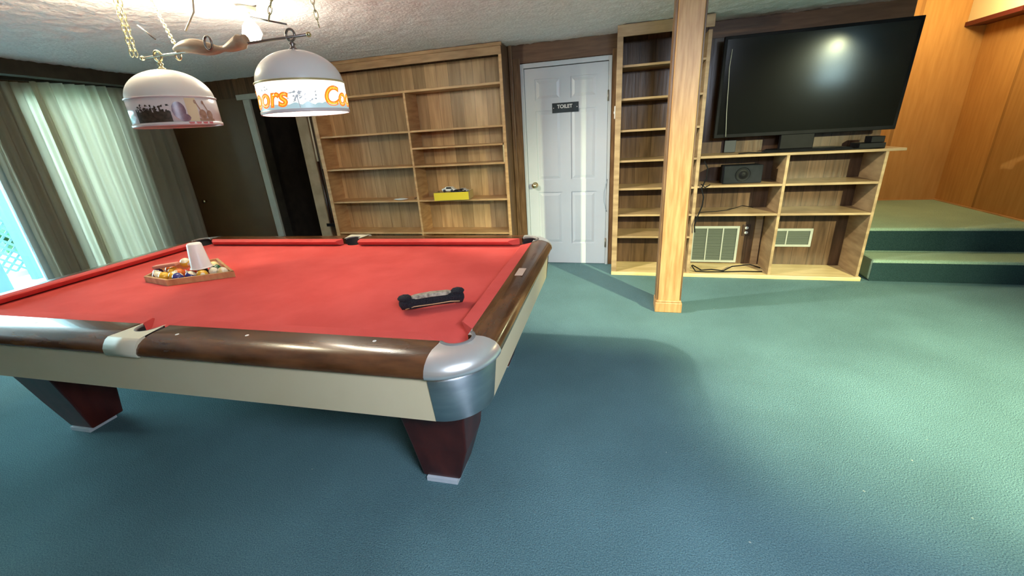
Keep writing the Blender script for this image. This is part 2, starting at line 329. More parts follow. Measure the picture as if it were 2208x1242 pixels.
def text_mesh(txt, size, extrude=0.0006, shear=0.0, offset=0.0, res=4):
    cu = bpy.data.curves.new('t', 'FONT'); cu.body = txt; cu.size = size; cu.extrude = extrude; cu.shear = shear; cu.offset = offset; cu.resolution_u = res; cu.align_x = 'CENTER'; cu.align_y = 'CENTER'
    o = bpy.data.objects.new('t', cu); COL.objects.link(o)
    dg = bpy.context.evaluated_depsgraph_get(); dg.update()
    me = bpy.data.meshes.new_from_object(o.evaluated_get(dg))
    vs = [tuple(v.co) for v in me.vertices]; fs = [tuple(p.vertices) for p in me.polygons]
    bpy.data.objects.remove(o); bpy.data.curves.remove(cu); bpy.data.meshes.remove(me)
    m = MB(); m.v = vs; m.f = fs; m.mi = [0] * len(fs); m.sm = [False] * len(fs)
    return m

# ================================================================== ROOM SHELL
H = 2.24
XL, XR, YB, YF = -4.75, 5.6, 0.0, -6.6
AX, AY = 4.57, 1.43           # stair alcove right wall, back wall
# floor
f = MB(); f.box(XL - 0.1, XR + .1, YF - .1, 0.12, -0.1, 0.0); f.box(3.2, AX + .1, 0.12, AY + .1, -0.1, 0.0)
f.box(-3.6, -2.6, .12, 1.6, -.1, 0)
struct('floor', f, MT['carpet'], label='dark green carpet across the whole room')
# ceiling with real popcorn relief
c = MB(); nx, ny = 300, 190
x0, x1, y0, y1 = XL - .1, XR + .1, YF - .1, 0.12
xs = [x0 + (x1 - x0) * i / nx for i in range(nx + 1)]
ys = [y0 + (0 - y0) * (1 - (1 - j / ny) ** 1.0) for j in range(ny + 1)]
for j in range(ny + 1):
    for i in range(nx + 1):
        x, y = xs[i], ys[j]
        h = noise.noise(Vector((x * 14, y * 14, 0))) * 0.008 + noise.noise(Vector((x * 34, y * 34, 5))) * 0.006
        if y < -2.05 and x < -.7: h *= 2.4     # coarser patch of texture around the lamps
        c.v.append((x, y, H + max(-0.03, min(0.006, h))))
for j in range(ny):
    for i in range(nx):
        a = j * (nx + 1) + i; c.f.append((a, a + nx + 1, a + nx + 2, a + 1)); c.mi.append(0); c.sm.append(True)
c.box(x0, x1, y0, y1, H + .03, H + .12)
struct('ceiling', c, MT['ceiling'], label='rough white popcorn textured ceiling')
cs = MB(); cs.box(3.1, AX + .1, 0.12, AY + .1, 2.62, 2.7)
struct('ceiling_stairwell', cs, MT['plaster'], label='cream ceiling over the stair landing')
# back wall (openings: toilet door x 0.03..0.865, dark doorway x -3.36..-2.80, stair alcove x>3.24)
b = MB()
b.box(XL - .1, -3.38, 0, .12, 0, H + .03); b.box(-2.78, 0.035, 0, .12, 0, H + .03); b.box(-3.38, -2.78, 0, .12, 2.0, H + .03)
b.box(0.035, .86, 0, .12, 2.03, H + .03); b.box(.86, 3.2, 0, .12, 0, H + .03)
struct('wall_back', b, MT['panel_wall'], label='dark brown vertical wood paneled back wall')
# dark room behind the doorway
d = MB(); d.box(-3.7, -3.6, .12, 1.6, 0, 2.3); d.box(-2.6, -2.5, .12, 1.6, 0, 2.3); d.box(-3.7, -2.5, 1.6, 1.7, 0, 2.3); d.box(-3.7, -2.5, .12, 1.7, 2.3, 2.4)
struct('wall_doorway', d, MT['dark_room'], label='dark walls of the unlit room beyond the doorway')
d = MB(); d.box(-.1, 1.0, 1.0, 1.1, 0, 2.3); d.box(-.1, 0, .12, 1.0, 0, 2.3); d.box(.95, 1.05, .12, 1.0, 0, 2.3); d.box(-.1, 1.05, .12, 1.1, 2.3, 2.4); d.box(-.1, 1.05, .12, 1.1, -.1, 0)
struct('wall_toilet', d, MT['dark_room'])
# left wall with sliding glass door opening y -4.2..-0.72
l = MB(); l.box(XL - .12, XL, -0.70, 0.12, 0, H + .03); l.box(XL - .12, XL, -4.2, -.70, 2.12, H + .03); l.box(XL - .12, XL, YF - .1, -4.2, 0, H + .03)
l.box(XL - .12, XL, -1.74, -1.46, 0, 2.12)
struct('wall_left', l, MT['panel_wall'], label='dark wall around the sliding glass door')
# right wall, jog, front wall with window
r = MB(); r.box(XR, XR + .12, YF - .1, -0.42, 0, H + .03); r.box(AX, XR + .12, -0.42, -.30, 0, H + .03)
r.box(AX, AX + .12, -.30, AY + .12, 0, 2.7)
struct('wall_right', r, MT['alcove_panel'], label='honey brown wood paneling on the right wall')
r = MB(); r.box(3.1, AX + .12, AY, AY + .12, 0, 2.7); r.box(3.08, 3.2, .12, AY, 0, 2.7); r.box(3.2, AX, .0, .12, H + .03, 2.7)
struct('wall_stairwell', r, MT['alcove_panel'], label='orange brown paneling behind the stair landing')
fr = MB(); WX0, WX1, WZ0, WZ1 = 4.75, 5.3, 1.40, 2.12
fr.box(XL - .12, WX0, YF - .12, YF, 0, H + .03); fr.box(WX1, XR + .12, YF - .12, YF, 0, H + .03); fr.box(WX0, WX1, YF - .12, YF, 0, WZ0); fr.box(WX0, WX1, YF - .12, YF, WZ1, H + .03)
struct('wall_front', fr, MT['case_back'], label='paneled wall behind the viewer')
wf = MB()
for a, bb, cc, dd in ((WX0, WX0 + .04, WZ0, WZ1), (WX1 - .04, WX1, WZ0, WZ1), (WX0, WX1, WZ0, WZ0 + .04), (WX0, WX1, WZ1 - .04, WZ1), (WX0, WX1, (WZ0 + WZ1) / 2 - .015, (WZ0 + WZ1) / 2 + .015)):
    wf.box(a, bb, YF - .09, YF - .03, cc, dd)
wfo = struct('window_2', wf, MT['white'])
g = MB(); g.box(WX0 + .03, WX1 - .03, YF - .065, YF - .06, WZ0 + .03, WZ1 - .03); g.build('window_pane', MT['glass'], wfo)

# beam along the left wall's ceiling, header over the door, header over the tv
t = MB(); t.prism([(-4.10, 0.0), (-3.64, -2.9), (-3.76, -2.9), (-4.22, 0.0)], 'z', 2.125, H + .02)
struct('trim_1', t, MT['dark_beam'], label='dark narrow ceiling beam in front of the curtains')
t = MB(); t.box(-0.115, 0.955, -.02, 0, 2.075, H); 
struct('trim_2', t, MT['header_brown'], label='brown header board above the toilet door')
t = MB(); t.box(-0.113, -0.075, -.045, 0, 0, H); t.box(-0.075, -0.002, -.022, 0, 0, 2.12); t.box(0.895, .94, -.022, 0, 0, 2.12)
struct('trim_3', t, MT['trim_brown'], .004, label='stained casing beside the toilet door')
t = MB(); t.box(1.72, 3.22, -.03, 0, 2.11, H)
struct('trim_4', t, MT['header_brown'], label='dark board at the ceiling above the television')
# stair alcove baseboard
t = MB(); t.box(3.3, AX, AY - .015, AY, .40, .415); t.box(AX - .015, AX, 0.0, AY, .40, .42)
struct('baseboard_stairwell', t, MT['case_wood'])

# doorway casing
t = MB()
t.box(-3.48, -3.38, -.03, .0, 0, 2.0); t.box(-3.56, -2.66, -.035, 0, 2.0, 2.06)
struct('trim_5', t, MT['casing_grey'], .004, label='pale casing around the dark doorway')
t = MB(); t.box(-2.78, -2.63, -.025, 0, 0, 2.0)
struct('trim_6', t, MT['casing_tan'], .004, label='tan casing between doorway and bookcase')
t = MB(); t.box(-3.38, -3.372, 0, .12, 0, 2.0); t.box(-3.372, -2.78, 0, .12, 1.992, 2.0)
struct('trim_9', t, MT['dark_beam'])
# brown flush door left of the doorway
bd = MB(); bd.box(-4.66, -3.485, -.03, -.002, 0.01, 2.03)
bdo = struct('door_2', bd, MT['brown_door'], .003, label='dark brown flush door in the far left corner')
k = MB(); k.lathe([(.004, 0), (.012, .0), (.012, .02), (.022, .03), (.022, .045), (.002, .05)], n=16); k.xf(Matrix.Translation((-4.53, -.03, .80)) @ Matrix.Rotation(PI / 2, 4, 'X'))
k.build('door_knob', MT['brass'], bdo)

# toilet door (six panel)
dr = MB()
DX0, DX1, DZ1 = 0.035, 0.862, 2.02
def panel_door(mb, x0, x1, z0, z1, yf, yb):
    st = .105; mid = (x0 + x1) / 2; ms = .05
    rows = [(z0 + .23, z0 + .80), (z0 + .93, z0 + 1.62), (z0 + 1.72, z1 - .10)]
    cols = [(x0 + st, mid - ms), (mid + ms, x1 - st)]
    mb.box(x0, x1, yf + .008, yb, z0, z1)
    def fill(a, b_, c_, d_): mb.box(a, b_, yf, yf + .008, c_, d_)
    fill(x0, x0 + st, z0, z1); fill(x1 - st, x1, z0, z1); fill(mid - ms, mid + ms, z0, z1)
    zz = [z0] + [q for rw in rows for q in rw] + [z1]
    for a in range(0, len(zz), 2):
        for cl in cols: fill(cl[0], cl[1], zz[a], zz[a + 1])
    for rw in rows:
        for cl in cols:
            i1, i2 = .014, .040
            o_ = [(cl[0] + i1, yf + .008, rw[0] + i1), (cl[1] - i1, yf + .008, rw[0] + i1), (cl[1] - i1, yf + .008, rw[1] - i1), (cl[0] + i1, yf + .008, rw[1] - i1)]
            n_ = [(cl[0] + i2, yf + .002, rw[0] + i2), (cl[1] - i2, yf + .002, rw[0] + i2), (cl[1] - i2, yf + .002, rw[1] - i2), (cl[0] + i2, yf + .002, rw[1] - i2)]
            mb.hexa(o_, n_)
panel_door(dr, DX0, DX1, .006, DZ1, -.015, .022)
door = struct('door_1', dr, MT['white_paint'], label='white six-panel toilet door in the back wall')
fm = MB(); fm.box(-.002, .032, -.03, .03, 0, 2.065); fm.box(.866, .896, -.03, .03, 0, 2.065); fm.box(.032, .866, -.03, .03, 2.026, 2.065)
fm.build('door_frame', MT['white_paint'], door, .003)
k = MB(); k.lathe([(.002, 0), (.033, .0), (.033, .006), (.012, .010), (.012, .03), (.026, .04), (.029, .055), (.022, .068), (.002, .072)], n=24); k.xf(Matrix.Translation((.106, -.015, .885)) @ Matrix.Rotation(PI / 2, 4, 'X'))
tag(k.build('door_knob', MT['brass'], door), 'brass door knob')
for z in (.25, 1.72):
    h = MB(); h.box(.857, .872, -.034, -.01, z - .045, z + .045); h.tube([(.8645, -.034, z - .05), (.8645, -.034, z + .05)], .006, 8); h.build('hinge', MT['hinge'], door)
# toilet sign
sg = thing('door_sign', (.444, -.0155, 1.643), 'small black sign reading TOILET on the white door', 'sign')
sm = MB(); sm.box(-.133, .133, -.004, 0, -.046, .046); sm.build('sign_plate', MT['sign'], sg, .0015)
tx = text_mesh('TOILET', .047, .0005, 0, .0012); tx.xf(Matrix.Translation((-.005, -.0047, .010)) @ Matrix.Rotation(PI / 2, 4, 'X'))
tag(tx.build('lettering', MT['white'], sg, fix=False), 'white capital letters TOILET')
for x in (-.118, .118):
    q = MB(); q.sphere((x, -.0045, .0), .0048, n=10, sc_=(1, .5, 1)); q.build('screw', MT['white'], sg)
# power cord hanging beside door
cb = MB(); cb.tube([(.872, -.035, .93), (.862, -.04, .88), (.845, -.04, .80), (.845, -.04, .70), (.862, -.04, .62), (.872, -.035, .59)], .0025, 6)
tag(cb.build('blue_wire', mat('wire_blue', (.25, .35, .45, 1)), None), 'thin pale blue wire curling at the toilet door edge', 'wire')
# light switch on the side of the shelving unit
sw = MB(); sw.box(.934, .9455, -.33, -.26, 1.50, 1.61)
swo = thing('light_switch', (0, 0, 0), 'small white switch on the shelf side right of toilet door', 'switch')
sw.build('switch_plate', MT['white'], swo, .003); q = MB(); q.box(.928, .934, -.30, -.29, 1.545, 1.565); q.build('toggle', MT['white'], swo)

# ================================================================== LEFT BOOKCASE
bk = thing('bookcase', (-1.2, -.14, 0), 'large built-in knotty pine bookcase left of the toilet door', 'bookcase')
def part(mb, name, m, root, bevel=0, label=None):
    mb.xf(Matrix.Translation(-Vector(root.location)))
    o = mb.build(name, m, root, bevel)
    if label: o['label'] = label
    return o
BR, BL, BM, BY = -.118, -2.335, -1.185, -.28
def bx(*a): m = MB(); m.box(*a); return m
part(bx(BR - .022, BR, BY, -.002, 0, H - .01), 'side_panel', MT['case_dark'], bk, .002)
part(bx(BL, BL + .022, BY, -.002, 0, H - .01), 'side_panel', MT['case_wood'], bk, .002)
part(bx(BL + .022, BR - .022, -.02, -.002, 0.02, 2.16), 'back_panel', MT['case_back'], bk)
part(bx(BM - .012, BM + .012, BY, -.02, .03, 1.885), 'divider', MT['case_wood'], bk, .002)
part(bx(BR - .028, BR + .002, BY - .012, BY, 0, 2.14), 'face_trim', MT['case_wood'], bk, .002)
part(bx(BL, BL + .045, BY - .012, BY, 0, 2.14), 'face_trim', MT['case_wood'], bk, .002)
hd = MB(); hd.box(BL, BR + .002, BY - .018, BY, 2.135, 2.215); hd.box(BL, BR + .012, BY - .032, BY, 2.205, H - .005)
part(hd, 'header_board', MT['case_header'], bk, .003)
ix0, ix1 = BL + .022, BR - .022
part(bx(ix0, ix1, BY, -.02, 1.885, 1.907), 'shelf', MT['case_wood'], bk, .002)
for z in (1.519, 1.161, .790, .423, .04):
    part(bx(ix0, BM - .012, BY, -.02, z - .019, z), 'shelf', MT['case_wood'], bk, .002)
for z in (1.519, 1.346, 1.161, .790, .423, .04):
    part(bx(BM + .012, ix1, BY, -.02, z - .019, z), 'shelf', MT['case_wood'], bk, .002)
part(bx(ix1 - .02, ix1, BY, BY + .03, 1.161, 1.346), 'cleat', MT['pale_pine'], bk)

# things on the bookcase
yb = thing('yellow_box', (-.79, -.31, .791), 'shallow yellow-fronted cardboard box of toys on the bookcase shelf', 'box', rz=.42)
yb.location = (-.765, -.245, .791)
W2, D2, Hh = .195, .105, .085
q = MB(); q.box(-W2, W2, -D2, D2, 0, .004); q.build('base', MT['card'], yb)
q = MB(); q.box(-W2, W2, -D2, -D2 + .004, 0, Hh); q.build('front_wall', MT['yellow'], yb)
q = MB(); q.box(-W2, W2, D2 - .004, D2, 0, Hh); q.box(-W2, -W2 + .004, -D2, D2, 0, Hh); q.box(W2 - .004, W2, -D2, D2, 0, Hh); q.build('side_walls', MT['card'], yb)
yb.rotation_euler = (0, 0, .12)
def toy_car(loc, rz, body, label, s=1.0):
    t_ = thing('toy_car', loc, label, 'toy car', 'toy cars in the yellow box'); t_.rotation_euler = (0, 0, rz); t_.scale = (s, s, s)
    prof = [(-.075, .012), (.075, .012), (.078, .03), (.055, .038), (.035, .056), (-.025, .058), (-.052, .040), (-.077, .036)]
    m_ = MB(); m_.prism(prof, 'y', -.03, .03); m_.build('body', body, t_, .004)
    m_ = MB(); m_.prism([(-.024, .038), (.048, .038), (.033, .0535), (-.020, .0545)], 'y', -.0308, .0308); m_.build('windows', MT['black'], t_)
    for x in (-.045, .045):
        for y in (-.028, .028):
            m_ = MB(); m_.lathe([(.001, -.007), (.016, -.007), (.016, .007), (.001, .007)], n=16); m_.xf(Matrix.Translation((x, y, .016)) @ Matrix.Rotation(PI / 2, 4, 'X')); m_.build('wheel', MT['tire'], t_)
    return t_
zb = .796
toy_car((-.80, -.27, zb + .075), -.05, mat('toy_white', (.72, .70, .66, 1), rough=.2), 'white toy car riding highest in the yellow box')
toy_car((-.695, -.285, zb + .050), 3.05, MT['tire'], 'black toy car right of the white toy car', .9)
toy_car((-.668, -.195, zb + .060), 3.05, mat('toy_silver', (.45, .42, .42, 1), rough=.3), 'silver toy car at the right back of the yellow box', .75)
for i, (x, y, z, rz, c_, lb) in enumerate(((-.82, -.24, .03, .2, 'tire', 'dark toy under the white toy car in the yellow box'), (-.672, -.20, .029, 3.05, 'tire', 'dark toy at the bottom of the yellow box, right side'))):
    toy_car((x, y, zb + z - .028), rz, MT[c_], lb, .95)
# crumpled white paper and small twig on left shelf
q = MB(); pts = []
R_ = []
for i in range(7):
    a = i / 6; R_.append([(-1.50 + a * .17 + .012 * math.sin(7 * a + k), -.25 + .05 * math.cos(k * PI / 3) * (math.sin(PI * min(max(a, .12), .88))), .799 + .011 * math.sin(k * PI / 3) * math.sin(PI * min(max(a, .1), .9)) + .004) for k in range(6)])
q.rings(R_); tag(q.build('paper_packet', MT['white']), 'small white packet lying on the left shelf of the bookcase', 'packet')
q = MB(); q.tube([(-1.27, -.20, .797), (-1.24, -.21, .808), (-1.21, -.20, .800)], .005, 6); q.tube([(-1.25, -.22, .797), (-1.23, -.19, .815)], .004, 6)
tag(q.build('small_clip', MT['case_dark']), 'tiny dark clip on the shelf right of the white packet', 'clip')

# cues hanging between doorway and bookcase
def cue(x, y, label, shaft, butt, zj, top, bot, lean=0.0):
    t_ = thing('pool_cue', (x, y, bot), label, 'pool cue', 'cues standing beside the bookcase')
    m_ = MB(); m_.tube([(0, 0, 0), (0, 0, .01), (0, 0, zj - bot)], [.012, .0155, .012], 12); m_.build('butt', butt, t_)
    m_ = MB(); m_.tube([(0, 0, zj - bot), (0, 0, top - bot - .02)], [.0115, .007], 12); m_.build('shaft', shaft, t_)
    m_ = MB(); m_.tube([(0, 0, top - bot - .02), (0, 0, top - bot)], [.007, .006], 12); m_.build('tip', MT['white'], t_)
    t_.rotation_euler = (0, lean, 0)
cue(-2.535, -.10, 'pool cue with white shaft and dark butt nearest the doorway', MT['cue_shaft'], MT['cue_butt'], 1.25, 1.86, .50)
cue(-2.485, -.10, 'darker pool cue between the white-shafted cue and the bookcase', MT['tan_rod'], MT['cue_butt'], 1.16, 1.86, .50, .0)
cue(-2.43, -.10, 'tan pool cue right against the bookcase side', MT['tan_rod'], MT['tan_rod'], 1.1, 1.88, .50)
cr = thing('cue_rack', (-2.485, -.08, .46), 'small black cue rack on the wall beside the bookcase', 'rack')
q = MB(); q.box(-.10, .10, -.055, .055, 0, .018); q.box(-.10, .10, -.055, -.045, .018, .04); q.build('base_tray', MT['black'], cr, .003)
q = MB(); q.box(-.10, .10, .055, .078, 1.30, 1.34); 
for x in (-.05, 0, .055): q.box(x - .022, x - .017, -.04, .06, 1.31, 1.33); q.box(x + .017, x + .022, -.04, .06, 1.31, 1.33)
q.build('clip_bar', MT['black'], cr)

# ================================================================== RIGHT SHELVING + TV CABINET
un = thing('shelving_unit', (2.0, -.18, 0), 'long built-in pine shelving unit with television cabinet right of toilet door', 'shelving unit')
UY = -.365; UL, UD, UR = .946, 1.70, 3.12
part(bx(UL, UL + .022, UY, -.002, 0, H - .01), 'side_panel', MT['unit_wood'], un, .002)
part(bx(UL, UL + .05, UY - .014, UY, 0, H - .01), 'face_trim', MT['unit_wood'], un, .002)
part(bx(UD - .03, UD, UY, -.002, 0.02, 2.13), 'side_panel', MT['unit_wood'], un, .002)
tp = MB(); tp.box(UL, UD + .01, UY - .016, UY, 2.145, H - .005); part(tp, 'header_board', MT['unit_wood'], un, .003)
part(bx(UL + .022, UD - .03, -.02, -.002, 0, 2.16), 'back_panel', MT['unit_back'], un)
part(bx(UD, UR, -.02, -.002, 0, 2.11), 'back_panel', MT['unit_back'], un)
for z in (1.93, 1.665, 1.40, 1.132, .874, .622, .405):
    part(bx(UL + .022, UD - .03, UY, -.02, z - .019, z), 'shelf', MT['unit_wood'], un, .002)
part(bx(UL, UR + .015, UY - .02, -.02, 0, .035), 'base_board', MT['pale_pine'], un, .003)
part(bx(UD, 3.235, UY, -.002, 1.118, 1.140), 'top_board', MT['unit_wood'], un, .003)
part(bx(UD, 3.20, UY, -.02, .864, .884), 'shelf', MT['unit_wood'], un, .002) if False else None
for z in (.880, .618):
    part(bx(UD, 2.388, UY, -.02, z - .02, z), 'shelf', MT['unit_wood'], un, .002)
    part(bx(2.412, UR - .022, UY, -.02, z - .02, z), 'shelf', MT['unit_wood'], un, .002)
part(bx(2.388, 2.412, UY, -.02, .035, 1.118), 'divider', MT['unit_wood'], un, .002)
part(bx(UR - .022, UR, UY, -.002, 0.035, 1.118), 'side_panel', MT['unit_wood'], un, .002)
part(bx(2.315, 2.375, -.045, -.02, .035, .598), 'back_stud', MT['unit_wood'], un, .002)

# vents
def vent(x0, x1, z0, z1, label, n, muls):
    v_ = thing('wall_vent', ((x0 + x1) / 2, -.021, z0), label, 'vent')
    w_ = (x1 - x0) / 2; h_ = z1 - z0; b_ = .022
    m_ = MB(); m_.box(-w_, w_, -.012, 0, 0, b_); m_.box(-w_, w_, -.012, 0, h_ - b_, h_); m_.box(-w_, -w_ + b_, -.012, 0, b_, h_ - b_); m_.box(w_ - b_, w_, -.012, 0, b_, h_ - b_)
    for i in range(1, muls): x_ = -w_ + 2 * w_ * i / muls; m_.box(x_ - .006, x_ + .006, -.011, 0, b_, h_ - b_)
    m_.build('frame', MT['vent'], v_, .001)
    m_ = MB(); m_.box(-w_ + b_, w_ - b_, -.002, 0, b_, h_ - b_); m_.build('backing', MT['vent_dark'], v_)
    m_ = MB()
    for i in range(n):
        z_ = b_ + (h_ - 2 * b_) * (i + .5) / n
        m_.quad([(-w_ + b_, -.009, z_ - .003), (w_ - b_, -.009, z_ - .003), (w_ - b_, -.003, z_ + .003), (-w_ + b_, -.003, z_ + .003)])
    m_.build('louvres', MT['louvre'], v_)
vent(1.738, 2.183, .048, .428, 'large square grey return-air vent low in the cabinet', 30, 3)
vent(2.39, 2.826, .221, .402, 'smaller wide grey vent right of the large vent', 14, 2)
ol = thing('wall_outlet', (2.245, -.021, .385), 'brown power outlet plate between the two vents', 'outlet')
q = MB(); q.box(-.036, .036, -.006, 0, -.058, .058); q.build('plate', MT['outlet_brown'], ol, .002)
for z in (-.024, .024):
    q = MB(); q.sphere((0, -.007, z), .018, n=14, sc_=(1, .3, .85)); q.build('socket', MT['white'], ol)

# television
tv = thing('television', (2.5, -.22, 1.141), 'large black flat-screen television standing on the cabinet', 'television')
TA = Matrix.Translation((0, 0, .14)) @ Matrix.Rotation(math.radians(2.5), 4, 'X')
q = MB(); q.box(-.685, .685, -.012, .035, 0, .80)
q.xf(TA); q.build('housing', MT['black'], tv, .004)
q = MB(); q.box(-.66, .66, -.0135, -.0122, .03, .775); q.xf(TA); tag(q.build('screen', MT['screen'], tv), 'glossy black screen')
q = MB(); q.box(-.14, .12, .0, .05, .02, .16); q.build('stand_neck', MT['black'], tv, .006)
q = MB(); q.hexa([(-.30, -.10, 0), (.40, -.10, 0), (.34, .14, 0), (-.24, .14, 0)], [(-.27, -.08, .022), (.37, -.08, .022), (.31, .12, .022), (-.21, .12, .022)]); q.build('stand_base', MT['black'], tv, .004)
cbx = thing('cable_box', (3.0, -.26, 1.141), 'black media box under the right end of the television', 'media box')
q = MB(); q.box(-.085, .10, -.07, .09, 0, .045); q.build('box_body', MT['black'], cbx, .004)
q = MB(); q.box(.0, .095, -.05, .06, .046, .095); q.build('antenna_block', MT['black'], cbx, .004)
cl = MB(); cl.tube([(2.66, -.345, 1.147), (2.76, -.35, 1.15), (2.84, -.345, 1.147), (2.96, -.352, 1.147), (3.08, -.35, 1.147)], .005, 6)
tag(cl.build('tv_cable', MT['black']), 'black cable lying along the cabinet top under the right half of the television', 'cable')
cl = MB(); cl.tube([(2.02, -.30, 1.146), (2.10, -.31, 1.150), (2.17, -.33, 1.147), (2.24, -.34, 1.147)], .005, 6)
tag(cl.build('short_cable', MT['black']), 'short black cable end left of the television stand', 'cable')
pb = thing('power_box', (1.995, -.021, 1.141), 'small dark box on the wall under the television left corner', 'box')
q = MB(); q.box(-.05, .05, -.04, 0, 0, .11); q.build('housing', MT['blue_black'], pb, .004)
wv = MB(); wv.tube([(1.878, -.280, 1.98), (1.872, -.275, 1.85), (1.882, -.268, 1.70), (1.892, -.26, 1.50), (1.905, -.253, 1.36), (1.91, -.25, 1.29)], .0022, 6)
tag(wv.build('thin_cord', MT['casing_grey']), 'thin pale cord hanging over the left part of the television', 'cord')
sp = thing('centre_speaker', (2.075, -.22, .881), 'black wide speaker on the cabinet shelf under the television', 'speaker')
q = MB(); q.hexa([(-.165, -.07, 0), (.165, -.07, 0), (.15, .09, 0), (-.15, .09, 0)], [(-.165, -.07, .16), (.165, -.07, .16), (.15, .09, .16), (-.15, .09, .16)]); q.build('cabinet', MT['speaker'], sp, .008)
q = MB(); q.lathe([(.002, .012), (.02, .014), (.028, .006), (.055, -.004), (.06, .004), (.064, .004)], n=28); q.xf(Matrix.Translation((.0, -.072, .08)) @ Matrix.Rotation(PI / 2, 4, 'X')); q.build('driver_cone', MT['black'], sp)
sp.rotation_euler = (0, 0, .1)
# cables in the cabinet
cl = MB(); cl.tube([(1.73, -.40, 1.10), (1.762, -.40, 1.04), (1.76, -.40, .95), (1.73, -.39, .86), (1.755, -.39, .78), (1.75, -.39, .70), (1.72, -.39, .60), (1.70, -.392, .52), (1.708, -.39, .45)], .006, 8); cl.tube([(1.72, -.40, .90), (1.76, -.395, .868), (1.80, -.385, .89)], .005, 6)
tag(cl.build('hanging_cable', MT['black']), 'black cable looping down the upright left of the speaker', 'cable')
cl = MB(); cl.tube([(1.74, -.25, .08), (1.82, -.30, .045), (1.92, -.26, .042), (2.02, -.30, .044), (2.12, -.2, .06), (2.28, -.18, .075), (2.37, -.2, .05)], .006, 8); cl.tube([(1.72, -.32, .10), (1.76, -.34, .045), (1.86, -.34, .042), (2.0, -.33, .042), (2.2, -.3, .042), (2.36, -.3, .043)], .006, 8)
tag(cl.build('floor_cable', MT['black']), 'black cables lying on the cabinet bottom before the large vent', 'cable')
cl = MB(); cl.tube([(1.74, -.30, .623), (1.9, -.26, .623), (2.02, -.22, .63), (2.14, -.18, .66), (2.25, -.12, .63)], .004, 6)
tag(cl.build('shelf_cable', MT['black']), 'thin dark cable along the lower cabinet shelf', 'cable')

# ================================================================== POST
po = thing('wooden_post', (1.425, -1.19, 0), 'square oak support post standing on the carpet before the shelves', 'post')
q = MB(); q.box(-.082, .082, -.07, .07, 0.0, H - .005)
q.build('shaft', MT['post'], po, .006)
q = MB(); q.box(-.1025, .1025, -.09, .09, 0, .085); q.box(-.095, .095, -.083, .083, .085, .10); q.build('base_trim', MT['post'], po, .006)
q = MB(); q.box(-.10, -.082, -.062, .06, .10, H - .005); q.box(.082, .095, -.058, .06, .10, H - .005); q.build('side_boards', MT['trim_brown'], po, .003)

# ================================================================== STAIRS
st = thing('carpeted_stairs', (3.9, 0, 0), 'two green carpeted steps up to the landing at right', 'stairs')
def sp_(mb, name, m, bev=.012): mb.xf(Matrix.Translation((-3.9, 0, 0))); return mb.build(name, m, st, bev)
sp_(bx(3.205, AX - .001, -.36, -.05, .001, .195), 'lower_step', MT['stair_carpet'], .02)
sp_(bx(3.205, AX - .001, -.05, AY - .001, .001, .41), 'landing', MT['stair_carpet'], .02)
sp_(bx(3.205, AX - .001, -.366, -.36, .001, .170), 'riser', MT['riser_shade_carpet'], .002)
sp_(bx(3.205, AX - .001, -.056, -.05, .196, .385), 'riser', MT['riser_shade_carpet'], .002)
q = MB(); q.box(4.40, AX, .75, AY, 2.22, 2.62)
bh = struct('trim_7', q, MT['plaster'], .003, label='cream bulkhead hanging above the stair landing')
q = MB(); q.box(4.385, AX, .735, AY, 2.18, 2.22); q.build('bulkhead_edge', MT['maroon'], bh)

# ================================================================== SLIDING DOOR, CURTAINS, OUTDOORS
sd = MB()
for (a, b_, c_, d_) in ((-4.2, -4.14, 0, 2.12), (-.76, -.70, 0, 2.12), (-4.2, -.70, 2.06, 2.12), (-4.2, -.70, 0, .04), (-1.82, -1.74, .04, 2.06), (-1.46, -1.42, .04, 2.06), (-2.98, -2.92, .04, 2.06)):
    sd.box(XL - .09, XL - .03, a, b_, c_, d_)
sdo = struct('door_3', sd, MT['frame_alu'], .004, label='sliding glass door with pale frame in the left wall')
for a, b_ in ((-4.14, -2.98), (-2.92, -1.82), (-1.42, -.76)):
    q = MB(); q.box(XL - .063, XL - .058, a, b_, .04, 2.06); q.build('glass_pane', MT['glass'], sdo)
def curtain(ya, yb, xb, amp, period, label, seed):
    rnd = random.Random(seed); n = int(abs(yb - ya) / .008); m_ = MB(); rows = []
    ph = rnd.random() * 6
    zs = [.04, .3, .8, 1.3, 1.8, 2.10, 2.18]
    for z in zs:
        row = []
        for i in range(n + 1):
            y_ = ya + (yb - ya) * i / n
            k_ = amp * (1.0 if z < 2.0 else .6) * (math.sin(2 * PI * (y_ + .012 * math.sin(9 * y_ + seed)) / period + ph) + .25 * math.sin(4 * PI * y_ / period * 1.3 + seed))
            row.append((xb + k_ + .01 * math.sin(z * 2 + y_ * 3), y_ + .01 * math.sin(z * 1.7 + y_ * 5), z))
        rows.append(row)
    m_.rings(rows, closed=False, caps=False)
    o = m_.build('curtain', MT['curtain'], None)
    tag(o, label, 'curtain', 'pleated curtains over the sliding door')
    return o
curtain(-1.80, -1.27, -4.68, .030, .085, 'bunched dark pleated curtain at the bare edge of the glass door', 1)
curtain(-1.40, -.74, -4.57, .060, .100, 'pleated curtain glowing green with daylight behind it', 2)
curtain(-.72, -.10, -4.60, .022, .16, 'flat grey pleated curtain hanging next to the brown corner door', 3)
q = MB(); q.box(-4.62, -4.58, -4.1, -.05, 2.185, 2.215); 
tag(q.build('curtain_rail', MT['dark_beam']), 'dark curtain rail under the valance board', 'curtain rail')

